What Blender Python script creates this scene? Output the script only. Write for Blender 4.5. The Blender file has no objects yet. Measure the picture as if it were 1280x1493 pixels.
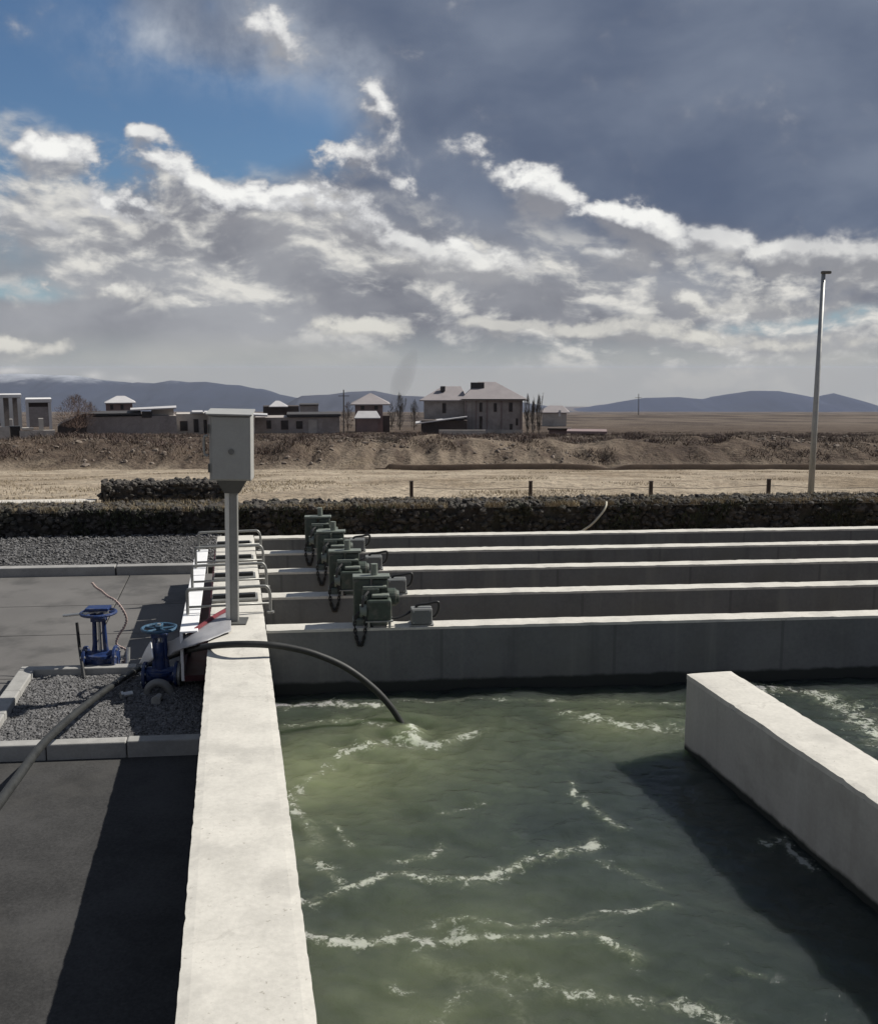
import bpy, math, random
import numpy as np
from mathutils import Vector

random.seed(7)
rng = np.random.default_rng(11)
S = bpy.context.scene
COL = S.collection
R = math.radians

# ------------------------------------------------------------------ camera model (photo pixels -> world)
F, CX, CY, YH = 1400.0, 640.0, 746.5, 536.0
PITCH = math.atan((CY - YH) / F)
CAMZ = 1.8


def ray(px, py):
    u, w = px - CX, CY - py
    c, s = math.cos(PITCH), math.sin(PITCH)
    return np.array([u, F * c + w * s, -F * s + w * c])


def P(px, py, z):
    d = ray(px, py)
    k = (z - CAMZ) / d[2]
    return np.array([d[0] * k, d[1] * k, z])


def PY(px, py, Y):
    d = ray(px, py)
    k = Y / d[1]
    return np.array([d[0] * k, Y, CAMZ + d[2] * k])


def horiz(px):
    d = ray(px, YH)[:2]
    return d / np.hypot(*d)


A = horiz(338)            # along the long walkway wall
Bv = np.array([A[1], -A[0]])   # square to it, to the right
C = horiz(15900)          # along the cross walls
A3, B3, C3 = (np.array([v[0], v[1], 0.0]) for v in (A, Bv, C))
ROTC = math.atan2(C[1], C[0])
ROTA = math.atan2(Bv[1], Bv[0])
MSU = np.linalg.inv(np.array([[A[0], C[0]], [A[1], C[1]]]))


def K(s, u, z=0.0):
    return A3 * s + C3 * u + np.array([0, 0, z])


def SU(p):
    return MSU @ np.asarray(p)[:2]


# ------------------------------------------------------------------ numpy noise
def _hash(ix, iy, seed):
    n = (ix.astype(np.int64) * 374761393 + iy.astype(np.int64) * 668265263 + seed * 974634777) & 0x7FFFFFFF
    n = ((n ^ (n >> 13)) * 1274126177) & 0x7FFFFFFF
    n = n ^ (n >> 16)
    return (n & 0xFFFF) / 65535.0


def vnoise(x, y, seed=0):
    ix, iy = np.floor(x), np.floor(y)
    fx, fy = x - ix, y - iy
    fx, fy = fx * fx * (3 - 2 * fx), fy * fy * (3 - 2 * fy)
    a, b = _hash(ix, iy, seed), _hash(ix + 1, iy, seed)
    c, d = _hash(ix, iy + 1, seed), _hash(ix + 1, iy + 1, seed)
    return (a * (1 - fx) + b * fx) * (1 - fy) + (c * (1 - fx) + d * fx) * fy


def fbm(x, y, octv=4, seed=0):
    t, amp, tot = 0, 1, 0
    for o in range(octv):
        t = t + amp * vnoise(x * 2 ** o + 17.3 * o, y * 2 ** o - 9.1 * o, seed + o)
        tot += amp
        amp *= 0.5
    return t / tot


def sstep(a, b, x):
    t = np.clip((x - a) / (b - a), 0, 1)
    return t * t * (3 - 2 * t)


# ------------------------------------------------------------------ materials
def lin(r, g, b):
    f = lambda v: (v / 255) / 12.92 if v / 255 <= 0.04045 else ((v / 255 + 0.055) / 1.055) ** 2.4
    return (f(r), f(g), f(b))


class NT:
    def __init__(self, tree):
        self.t = tree
        self.n = tree.nodes
        self.l = tree.links

    def add(self, kind, **kw):
        nd = self.n.new(kind)
        for k, v in kw.items():
            setattr(nd, k, v)
        return nd

    def put(self, sock, v):
        if hasattr(v, 'is_output') or isinstance(v, bpy.types.NodeSocket):
            self.l.new(v, sock)
        elif v is not None:
            if isinstance(v, (tuple, list)) and len(v) == 3 and sock.type == 'RGBA':
                v = (*v, 1)
            sock.default_value = v

    def math(self, op, a, b=None, c=None, clamp=False):
        nd = self.add('ShaderNodeMath', operation=op, use_clamp=clamp)
        for i, v in enumerate((a, b, c)):
            if v is not None:
                self.put(nd.inputs[i], v)
        return nd.outputs[0]

    def vmath(self, op, a, b=None):
        nd = self.add('ShaderNodeVectorMath', operation=op)
        self.put(nd.inputs[0], a)
        if b is not None:
            self.put(nd.inputs[3 if op == 'SCALE' else 1], b)
        return nd.outputs[1 if op in ('LENGTH', 'DOT_PRODUCT', 'DISTANCE') else 0]

    def noise(self, vec, scale, detail=4, rough=0.55, dist=0.0, color=False):
        nd = self.add('ShaderNodeTexNoise')
        if vec is not None:
            self.put(nd.inputs['Vector'], vec)
        nd.inputs['Scale'].default_value = scale
        nd.inputs['Detail'].default_value = detail
        nd.inputs['Roughness'].default_value = rough
        nd.inputs['Distortion'].default_value = dist
        return nd.outputs['Color' if color else 'Fac']

    def smooth(self, v, a, b):
        nd = self.add('ShaderNodeMapRange', interpolation_type='SMOOTHSTEP')
        self.put(nd.inputs[0], v)
        nd.inputs[1].default_value, nd.inputs[2].default_value = a, b
        return nd.outputs[0]

    def rng(self, v, a, b, c, d):
        nd = self.add('ShaderNodeMapRange')
        self.put(nd.inputs[0], v)
        for i, x in enumerate((a, b, c, d)):
            nd.inputs[1 + i].default_value = x
        return nd.outputs[0]

    def mix(self, f, a, b, blend='MIX'):
        nd = self.add('ShaderNodeMix', data_type='RGBA', blend_type=blend)
        self.put(nd.inputs[0], f)
        self.put(nd.inputs[6], a)
        self.put(nd.inputs[7], b)
        return nd.outputs[2]

    def bump(self, h, strength=0.3, dist=0.01, normal=None):
        nd = self.add('ShaderNodeBump')
        nd.inputs['Strength'].default_value = strength
        nd.inputs['Distance'].default_value = dist
        self.put(nd.inputs['Height'], h)
        if normal is not None:
            self.put(nd.inputs['Normal'], normal)
        return nd.outputs[0]


def new_mat(name):
    m = bpy.data.materials.new(name)
    m.use_nodes = True
    nt = NT(m.node_tree)
    bs = nt.n['Principled BSDF']
    return m, nt, bs


def mat(name, col, rough=0.7, metal=0.0, var=0.18, scale=6.0, bump=0.15, bdist=0.004, fine=60.0, stain=None, stain_amt=0.5,
        stain_scale=1.5, spec=0.5, local=True):
    m, nt, bs = new_mat(name)
    tc = nt.add('ShaderNodeTexCoord')
    v = tc.outputs['Object'] if local else nt.add('ShaderNodeNewGeometry').outputs['Position']
    n1 = nt.noise(v, scale, 6, 0.6)
    n2 = nt.noise(v, fine, 3, 0.6)
    f = nt.math('ADD', nt.math('MULTIPLY', n1, 0.65), nt.math('MULTIPLY', n2, 0.35))
    lo = tuple(c * (1 - var) for c in col)
    hi = tuple(min(1, c * (1 + var)) for c in col)
    c = nt.mix(nt.smooth(f, 0.3, 0.7), lo, hi)
    if stain:
        n3 = nt.noise(v, stain_scale, 5, 0.65)
        c = nt.mix(nt.math('MULTIPLY', nt.smooth(n3, 0.5, 0.68), stain_amt), c, stain)
    nt.put(bs.inputs['Base Color'], c)
    nt.put(bs.inputs['Roughness'], nt.rng(n1, 0.3, 0.7, max(0.05, rough - 0.08), min(1, rough + 0.08)))
    bs.inputs['Metallic'].default_value = metal
    bs.inputs['Specular IOR Level'].default_value = spec
    if bump:
        nt.put(bs.inputs['Normal'], nt.bump(f, bump, bdist))
    return m


M = {}
M['concrete_top'] = mat('pale trowelled concrete', (0.53, 0.51, 0.46), 0.85, var=0.12, scale=5, fine=45, bump=0.35, bdist=0.006,
                        stain=(0.40, 0.385, 0.35), stain_amt=0.7, stain_scale=2.6, spec=0.25)
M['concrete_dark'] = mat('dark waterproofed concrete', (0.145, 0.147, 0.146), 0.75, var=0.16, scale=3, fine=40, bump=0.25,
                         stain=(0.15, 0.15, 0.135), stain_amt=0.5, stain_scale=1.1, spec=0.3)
JDIR = (float(C[0]), float(C[1]), 0.0)


def wet_concrete(m, pale, dark, zw):
    nt = NT(m.node_tree)
    bs = nt.n['Principled BSDF']
    old = bs.inputs['Base Color'].links[0].from_socket
    pos = nt.add('ShaderNodeNewGeometry').outputs['Position']
    sp = nt.add('ShaderNodeSeparateXYZ')
    nt.put(sp.inputs[0], pos)
    mp = nt.add('ShaderNodeMapping')
    nt.put(mp.inputs[0], pos)
    mp.inputs[3].default_value = (1, 1, 0.06)
    st = nt.noise(mp.outputs[0], 5, 4, 0.6)
    c = nt.mix(nt.math('MULTIPLY', nt.smooth(st, 0.55, 0.72), 0.5), old, pale)
    c = nt.mix(nt.math('MULTIPLY', nt.smooth(st, 0.45, 0.28), 0.5), c, dark)
    zz = nt.math('ADD', sp.outputs[2], nt.math('MULTIPLY', nt.math('SUBTRACT', nt.noise(pos, 6, 4, 0.6), 0.5), 0.05))
    along = nt.vmath('DOT_PRODUCT', pos, tuple(JDIR))
    fr = nt.math('ABSOLUTE', nt.math('SUBTRACT', nt.math('FRACT', nt.math('MULTIPLY', along, 0.8)), 0.5))
    c = nt.mix(nt.math('MULTIPLY', nt.smooth(fr, 0.012, 0.006), 0.55), c, dark)
    wet = nt.smooth(zz, zw, zw - .03)
    c = nt.mix(wet, c, (0.030, 0.033, 0.030))
    nt.put(bs.inputs['Base Color'], c)


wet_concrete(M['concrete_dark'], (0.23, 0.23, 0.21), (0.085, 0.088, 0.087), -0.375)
def pitted(m, amt, col, sc, th):
    nt = NT(m.node_tree)
    bs = nt.n['Principled BSDF']
    old = bs.inputs['Base Color'].links[0].from_socket
    v = nt.add('ShaderNodeNewGeometry').outputs['Position']
    n1 = nt.noise(v, sc, 3, 0.65)
    n2 = nt.noise(v, 3.2, 4, 0.6)
    f = nt.math('MULTIPLY', nt.smooth(n1, th, th + 0.07), nt.smooth(n2, 0.40, 0.62))
    nt.put(bs.inputs['Base Color'], nt.mix(nt.math('MULTIPLY', f, amt), old, col))


def cracked(m, sc, amt, col):
    nt = NT(m.node_tree)
    bs = nt.n['Principled BSDF']
    old = bs.inputs['Base Color'].links[0].from_socket
    v = nt.add('ShaderNodeNewGeometry').outputs['Position']
    v = nt.vmath('ADD', v, nt.vmath('SCALE', nt.noise(v, 5, 5, 0.6, color=True), 0.35))
    vo = nt.add('ShaderNodeTexVoronoi', feature='DISTANCE_TO_EDGE')
    nt.put(vo.inputs['Vector'], v)
    vo.inputs['Scale'].default_value = sc
    f = nt.math('MULTIPLY', nt.smooth(vo.outputs['Distance'], 0.010, 0.003), nt.smooth(nt.noise(v, 1.3, 3, 0.5), 0.47, 0.56))
    nt.put(bs.inputs['Base Color'], nt.mix(nt.math('MULTIPLY', f, amt), old, col))


cracked(M['concrete_top'], 0.9, 0.22, (0.22, 0.205, 0.18))
pitted(M['concrete_top'], 0.75, (0.26, 0.24, 0.20), 42, 0.62)
M['concrete_face'] = mat('weathered concrete face', (0.40, 0.385, 0.35), 0.85, var=0.10, scale=3, fine=50, bump=0.3,
                         stain=(0.25, 0.24, 0.21), stain_amt=0.5, stain_scale=1.6, spec=0.25)
wet_concrete(M['concrete_face'], (0.46, 0.45, 0.42), (0.30, 0.285, 0.25), -0.415)
M['kerb'] = mat('grey kerb concrete', (0.30, 0.295, 0.28), 0.85, var=0.15, scale=9, fine=70, bump=0.3, stain=(0.2, 0.2, 0.19), spec=0.25)
M['kerb_edge'] = mat('edging concrete', (0.27, 0.265, 0.255), 0.85, var=0.2, scale=6, fine=70, bump=0.3, stain=(0.12, 0.12, 0.115), spec=0.25)
M['asphalt'] = mat('dark asphalt', (0.038, 0.0375, 0.037), 0.9, var=0.5, scale=2.2, fine=75, bump=0.9, bdist=0.006,
                   stain=(0.062, 0.060, 0.056), stain_amt=0.8, stain_scale=0.7, spec=0.3)
M['slab'] = mat('grey floor concrete', (0.125, 0.120, 0.115), 0.85, var=0.12, scale=1.6, fine=60, bump=0.3,
                stain=(0.07, 0.068, 0.066), stain_amt=0.85, stain_scale=1.1, spec=0.25)
M['gravel'] = mat('crushed grey gravel', (0.115, 0.113, 0.113), 0.9, var=0.75, scale=30, fine=90, bump=0.2, local=True)
M['stone'] = mat('dark basalt rubble', (0.056, 0.050, 0.044), 0.95, var=0.6, scale=5, fine=30, bump=0.5, bdist=0.02, stain=(0.05, 0.05, 0.026),
                 stain_amt=0.6, stain_scale=2)
M['wire'] = mat('galvanised wire', (0.05, 0.05, 0.048), 0.7, 0.3, var=0.1, bump=0)
M['galv'] = mat('galvanised steel', (0.33, 0.335, 0.325), 0.5, 0.55, var=0.14, scale=12, bump=0.05)
M['galv_dull'] = mat('dull zinc', (0.17, 0.17, 0.165), 0.6, 0.2, var=0.1, bump=0)
M['rail'] = mat('dull steel rail', (0.25, 0.25, 0.235), 0.5, 0.5, var=0.15, scale=14, bump=0.05)
M['box_grey'] = mat('grey enamel', (0.34, 0.34, 0.325), 0.5, 0.0, var=0.08, scale=4, bump=0.05, stain=(0.28, 0.277, 0.26), stain_amt=0.4, stain_scale=3)
M['post_grey'] = mat('grey painted post', (0.085, 0.085, 0.08), 0.5, 0.1, var=0.1, scale=9, bump=0.05)
M['post_silver'] = mat('silver grey post', (0.24, 0.24, 0.228), 0.5, 0.15, var=0.12, scale=9, bump=0.05)
M['pvc'] = mat('pale conduit plastic', (0.66, 0.65, 0.60), 0.45, 0.0, var=0.06, bump=0.02)
M['black_rubber'] = mat('black rubber', (0.022, 0.022, 0.022), 0.42, 0.0, var=0.25, scale=14, bump=0.06, spec=0.5)
M['hose'] = mat('dusty black hose', (0.024, 0.025, 0.024), 0.55, 0.0, var=0.35, scale=7, bump=0.08, spec=0.35)
M['green'] = mat('dark green machine paint', (0.045, 0.060, 0.047), 0.55, 0.0, var=0.25, scale=18, bump=0.12, stain=(0.12, 0.115, 0.095), stain_amt=0.7, stain_scale=14)
M['green_lt'] = mat('worn green casting', (0.16, 0.18, 0.155), 0.55, 0.1, var=0.25, scale=24, bump=0.1)
M['blue'] = mat('blue valve enamel', (0.010, 0.028, 0.105), 0.45, 0.0, var=0.25, scale=20, bump=0.12, stain=(0.10, 0.10, 0.105), stain_amt=0.6, stain_scale=14)
M['teal'] = mat('worn blue green handwheel paint', (0.035, 0.085, 0.14), 0.45, 0.0, var=0.3, scale=30, bump=0.08)
M['steel'] = mat('bright steel', (0.5, 0.5, 0.48), 0.35, 0.7, var=0.12, scale=16, bump=0.05)
M['cable'] = mat('pinkish cable sheath', (0.36, 0.27, 0.24), 0.55, var=0.1, bump=0.02)
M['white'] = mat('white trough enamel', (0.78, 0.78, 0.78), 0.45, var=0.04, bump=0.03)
M['red'] = mat('dark red liner', (0.14, 0.010, 0.018), 0.6, var=0.2, scale=10, bump=0.1)
M['liner'] = mat('dark maroon liner', (0.045, 0.006, 0.010), 0.6, var=0.3, scale=10, bump=0.1)
M['sheet'] = mat('pale grey plastic sheet', (0.27, 0.27, 0.28), 0.5, var=0.12, scale=7, bump=0.1)
M['junction'] = mat('grey junction box plastic', (0.15, 0.155, 0.15), 0.55, var=0.1, bump=0.03)
M['black_steel'] = mat('black painted steel', (0.012, 0.012, 0.012), 0.5, var=0.2, bump=0.03)
M['rust'] = mat('rust brown steel', (0.055, 0.038, 0.028), 0.8, var=0.3, scale=20, bump=0.1)
M['brick'] = mat('grey tuff masonry', (0.31, 0.28, 0.262), 0.9, var=0.22, scale=0.9, fine=6, bump=0.3, bdist=0.05, stain=(0.19, 0.17, 0.16),
                 stain_scale=0.4)
M['brick_lt'] = mat('pale block masonry', (0.43, 0.40, 0.365), 0.9, var=0.2, scale=0.8, fine=6, bump=0.3, bdist=0.05,
                    stain=(0.16, 0.14, 0.125), stain_scale=0.4)
M['plum'] = mat('plum brown render', (0.21, 0.155, 0.15), 0.9, var=0.15, scale=0.8, fine=6, bump=0.2, bdist=0.05)
M['frame_white'] = mat('white frame concrete', (0.62, 0.61, 0.6), 0.8, var=0.08, scale=0.8, fine=5, bump=0.1)
M['roof_pale'] = mat('pale sheet roofing', (0.25, 0.225, 0.225), 0.7, var=0.1, scale=0.7, fine=6, bump=0.1, bdist=0.03)
M['roof_bright'] = mat('bright sheet roofing', (0.46, 0.45, 0.45), 0.6, var=0.08, scale=0.7, fine=6, bump=0.1, bdist=0.03)
M['roof_dark'] = mat('dark bitumen roofing', (0.045, 0.042, 0.042), 0.8, var=0.2, scale=0.7, fine=6, bump=0.1, bdist=0.03)
M['glass_dark'] = mat('dark window glass', (0.02, 0.02, 0.022), 0.2, var=0.2, scale=0.8, bump=0)
M['shed_dark'] = mat('dark rusty sheet metal', (0.055, 0.042, 0.037), 0.8, var=0.3, scale=0.9, fine=6, bump=0.1)
M['bark'] = mat('grey bark', (0.07, 0.06, 0.052), 0.9, var=0.3, scale=3, fine=20, bump=0.3)
M['twig'] = mat('reddish dry twigs', (0.13, 0.085, 0.065), 0.9, var=0.3, scale=1.5, bump=0)
M['dry'] = mat('dry straw grass', (0.26, 0.21, 0.135), 0.9, var=0.45, scale=3, fine=18, bump=0)
M['olive'] = mat('dark olive leaves', (0.030, 0.034, 0.018), 0.9, var=0.5, scale=3, fine=18, bump=0)
M['rubble'] = mat('brown rubble', (0.16, 0.13, 0.105), 0.95, var=0.6, scale=0.7, fine=5, bump=0.2)
M['redscrub'] = mat('red brown scrub', (0.085, 0.058, 0.047), 0.9, var=0.5, scale=0.5, fine=3, bump=0)
M['scrub'] = mat('dry brown scrub', (0.115, 0.088, 0.066), 0.9, var=0.5, scale=0.6, fine=3, bump=0)
M['pale_stone'] = mat('pale limestone', (0.5, 0.47, 0.42), 0.9, var=0.15, scale=2, fine=14, bump=0.3)
M['cane'] = mat('pale bent cane', (0.45, 0.42, 0.33), 0.6, var=0.1, bump=0)

# ------------------------------------------------------------------ object helpers
def tag(o, label=None, cat=None, group=None, kind=None):
    if label: o['label'] = label
    if cat: o['category'] = cat
    if group: o['group'] = group
    if kind: o['kind'] = kind
    return o


def empty(name, loc=(0, 0, 0), rz=0.0, label=None, cat=None, group=None):
    o = bpy.data.objects.new(name, None)
    o.empty_display_size = 0.1
    COL.objects.link(o)
    o.location = [float(v) for v in loc]
    o.rotation_euler = (0, 0, rz)
    tag(o, label, cat, group)
    return o


class MB:
    def __init__(self):
        self.v, self.f = [], []

    def raw(self, verts, faces):
        o = len(self.v)
        self.v += [tuple(float(c) for c in p) for p in verts]
        self.f += [tuple(i + o for i in f) for f in faces]
        return self

    def box(self, c, size, rz=0.0):
        cx, cy, cz = c
        hx, hy, hz = size[0] / 2, size[1] / 2, size[2] / 2
        ca, sa = math.cos(rz), math.sin(rz)
        vs = []
        for z in (-hz, hz):
            for x, y in ((-hx, -hy), (hx, -hy), (hx, hy), (-hx, hy)):
                vs.append((cx + x * ca - y * sa, cy + x * sa + y * ca, cz + z))
        return self.raw(vs, [(3, 2, 1, 0), (4, 5, 6, 7), (0, 1, 5, 4), (1, 2, 6, 5), (2, 3, 7, 6), (3, 0, 4, 7)])

    def prism(self, poly, z0, z1):
        n = len(poly)
        vs = [(p[0], p[1], z0) for p in poly] + [(p[0], p[1], z1) for p in poly]
        fs = [tuple(range(n - 1, -1, -1)), tuple(range(n, 2 * n))]
        fs += [(i, (i + 1) % n, n + (i + 1) % n, n + i) for i in range(n)]
        return self.raw(vs, fs)

    def tube(self, pts, r, n=10, cap=True):
        pts = [np.array(p, float) for p in pts]
        m = len(pts)
        rad = r if isinstance(r, (list, tuple, np.ndarray)) else [r] * m
        vs, fs = [], []
        up = None
        for i, p in enumerate(pts):
            d = pts[min(i + 1, m - 1)] - pts[max(i - 1, 0)]
            d = d / (np.linalg.norm(d) + 1e-12)
            if up is None:
                h = np.array([0, 0, 1.0]) if abs(d[2]) < 0.9 else np.array([1.0, 0, 0])
                up = np.cross(np.cross(d, h), d)
            up = up - d * np.dot(up, d)
            up /= np.linalg.norm(up) + 1e-12
            sd = np.cross(d, up)
            for k in range(n):
                t = 2 * math.pi * k / n
                vs.append(p + (up * math.cos(t) + sd * math.sin(t)) * rad[i])
        for i in range(m - 1):
            for k in range(n):
                a, b = i * n + k, i * n + (k + 1) % n
                fs.append((a, b, b + n, a + n))
        if cap:
            fs.append(tuple(range(n - 1, -1, -1)))
            fs.append(tuple((m - 1) * n + k for k in range(n)))
        return self.raw(vs, fs)

    def cyl(self, p0, p1, r0, r1=None, n=16):
        return self.tube([p0, p1], [r0, r0 if r1 is None else r1], n)

    def ring(self, c, rad, r, axis='z', n=28, m=8, rz=0.0):
        vs, fs = [], []
        for i in range(n):
            t = 2 * math.pi * i / n
            for k in range(m):
                q = 2 * math.pi * k / m
                rr = rad + r * math.cos(q)
                p = np.array([rr * math.cos(t), rr * math.sin(t), r * math.sin(q)])
                if axis == 'x':
                    p = np.array([p[2], p[0], p[1]])
                elif axis == 'y':
                    p = np.array([p[0], p[2], p[1]])
                vs.append(p + np.array(c))
        for i in range(n):
            for k in range(m):
                a, b = i * m + k, i * m + (k + 1) % m
                a2, b2 = ((i + 1) % n) * m + k, ((i + 1) % n) * m + (k + 1) % m
                fs.append((a, b, b2, a2))
        return self.raw(vs, fs)

    def build(self, name, m, parent=None, smooth=False, bevel=0.0, world=False):
        vs = self.v
        if parent is not None and world:
            # verts are in world space: bring them into the parent's frame (location + rz)
            lx, ly, lz = parent.location
            rz = parent.rotation_euler.z
            pp = parent.parent
            while pp is not None:
                lx, ly, lz = lx + pp.location.x, ly + pp.location.y, lz + pp.location.z
                pp = pp.parent
            ca, sa = math.cos(-rz), math.sin(-rz)
            vs = [((x - lx) * ca - (y - ly) * sa, (x - lx) * sa + (y - ly) * ca, z - lz) for x, y, z in vs]
        me = bpy.data.meshes.new(name)
        me.from_pydata(vs, [], self.f)
        me.validate()
        import bmesh
        bm = bmesh.new()
        bm.from_mesh(me)
        bmesh.ops.recalc_face_normals(bm, faces=bm.faces)
        bm.to_mesh(me)
        bm.free()
        me.materials.append(m)
        if smooth:
            me.polygons.foreach_set('use_smooth', [True] * len(me.polygons))
        o = bpy.data.objects.new(name, me)
        COL.objects.link(o)
        if parent is not None:
            o.parent = parent
        if bevel:
            b = o.modifiers.new('bevel', 'BEVEL')
            b.width = bevel
            b.segments = 2
            b.limit_method = 'ANGLE'
        return o


def np_mesh(name, V, Fq, m, smooth=True, parent=None):
    """fast mesh from numpy arrays; Fq is (n,3) or (n,4)"""
    me = bpy.data.meshes.new(name)
    k = Fq.shape[1]
    me.vertices.add(len(V))
    me.vertices.foreach_set('co', np.ascontiguousarray(V, dtype=np.float32).ravel())
    me.loops.add(len(Fq) * k)
    me.loops.foreach_set('vertex_index', np.ascontiguousarray(Fq, dtype=np.int32).ravel())
    me.polygons.add(len(Fq))
    me.polygons.foreach_set('loop_start', np.arange(0, len(Fq) * k, k, dtype=np.int32))
    me.polygons.foreach_set('use_smooth', np.full(len(Fq), smooth))
    me.update(calc_edges=True)
    me.materials.append(m)
    o = bpy.data.objects.new(name, me)
    COL.objects.link(o)
    if parent is not None:
        o.parent = parent
    return o


def grid_faces(ni, nj):
    i, j = np.meshgrid(np.arange(ni - 1), np.arange(nj - 1), indexing='ij')
    a = (i * nj + j).ravel()
    return np.stack([a, a + nj, a + nj + 1, a + 1], 1)


def spline(pts, n=12):
    pts = [np.array(p, float) for p in pts]
    q = [2 * pts[0] - pts[1]] + pts + [2 * pts[-1] - pts[-2]]
    out = []
    for i in range(1, len(q) - 2):
        p0, p1, p2, p3 = q[i - 1:i + 3]
        for k in range(n):
            t = k / n
            out.append(0.5 * ((2 * p1) + (p2 - p0) * t + (2 * p0 - 5 * p1 + 4 * p2 - p3) * t * t + (3 * p1 - p0 - 3 * p2 + p3) * t ** 3))
    out.append(pts[-1])
    return out


def copy_tree(o, parent=None):
    c = o.copy()
    COL.objects.link(c)
    if parent is not None:
        c.parent = parent
    for ch in list(o.children):
        copy_tree(ch, c)
    return c


# base rock shapes
def ico(sub=0):
    t = (1 + 5 ** 0.5) / 2
    v = [(-1, t, 0), (1, t, 0), (-1, -t, 0), (1, -t, 0), (0, -1, t), (0, 1, t), (0, -1, -t), (0, 1, -t), (t, 0, -1), (t, 0, 1), (-t, 0, -1), (-t, 0, 1)]
    f = [(0, 11, 5), (0, 5, 1), (0, 1, 7), (0, 7, 10), (0, 10, 11), (1, 5, 9), (5, 11, 4), (11, 10, 2), (10, 7, 6), (7, 1, 8), (3, 9, 4), (3, 4, 2),
         (3, 2, 6), (3, 6, 8), (3, 8, 9), (4, 9, 5), (2, 4, 11), (6, 2, 10), (8, 6, 7), (9, 8, 1)]
    v = [np.array(p) / np.linalg.norm(p) for p in v]
    for _ in range(sub):
        mid, nf = {}, []
        def m_(a, b):
            k = (min(a, b), max(a, b))
            if k not in mid:
                p = v[a] + v[b]
                v.append(p / np.linalg.norm(p))
                mid[k] = len(v) - 1
            return mid[k]
        for a, b, c in f:
            ab, bc, ca = m_(a, b), m_(b, c), m_(c, a)
            nf += [(a, ab, ca), (b, bc, ab), (c, ca, bc), (ab, bc, ca)]
        f = nf
    return np.array(v), np.array(f)


def rocks(centres, sizes, sub=0, flat=0.75, jit=0.28):
    bv, bf = ico(sub)
    n = len(centres)
    nv = len(bv)
    V = np.repeat(bv[None], n, 0) * (1 + rng.uniform(-jit, jit, (n, nv, 1)))
    V = V * rng.uniform(0.7, 1.25, (n, 1, 3)) * np.array([1, 1, flat])
    ang = rng.uniform(0, 2 * math.pi, n)
    til = rng.uniform(-0.5, 0.5, n)
    ca, sa = np.cos(ang)[:, None], np.sin(ang)[:, None]
    ct, st = np.cos(til)[:, None], np.sin(til)[:, None]
    y, z = V[..., 1] * ct - V[..., 2] * st, V[..., 1] * st + V[..., 2] * ct
    x = V[..., 0]
    V = np.stack([x * ca - y * sa, x * sa + y * ca, z], -1)
    V = V * np.asarray(sizes)[:, None, None] + np.asarray(centres)[:, None, :]
    Fc = bf[None] + (np.arange(n) * nv)[:, None, None]
    return V.reshape(-1, 3), Fc.reshape(-1, 3)


# ------------------------------------------------------------------ render settings, camera, light
EXPO = 0.25
GAIN = 2 ** EXPO
cam = bpy.data.cameras.new('camera')
cam.sensor_fit = 'HORIZONTAL'
cam.sensor_width = 36
cam.lens = 36 * F / 1280
cam.clip_start, cam.clip_end = 0.05, 60000
co = bpy.data.objects.new('camera', cam)
COL.objects.link(co)
co.location = (0, 0, CAMZ)
co.rotation_euler = (math.pi / 2 - PITCH, 0, 0)
S.camera = co
S.view_settings.view_transform = 'Standard'
S.view_settings.look = 'None'
S.view_settings.exposure = EXPO
S.view_settings.gamma = 1
S.view_settings.use_curve_mapping = False
S.cycles.use_denoising = True
S.cycles.max_bounces = 4
S.cycles.diffuse_bounces = 2
S.cycles.glossy_bounces = 2
S.cycles.volume_bounces = 0
S.cycles.sample_clamp_indirect = 4

SUN_AZ, SUN_EL = R(68), R(44)
sl = bpy.data.lights.new('sun', 'SUN')
sl.energy = 4.9
sl.angle = R(0.5)
sl.color = (1.0, 0.955, 0.88)
so = bpy.data.objects.new('sun', sl)
COL.objects.link(so)
sd = Vector((math.sin(SUN_AZ) * math.cos(SUN_EL), math.cos(SUN_AZ) * math.cos(SUN_EL), math.sin(SUN_EL)))
so.rotation_euler = sd.to_track_quat('Z', 'Y').to_euler()
so.location = sd * 30

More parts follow.
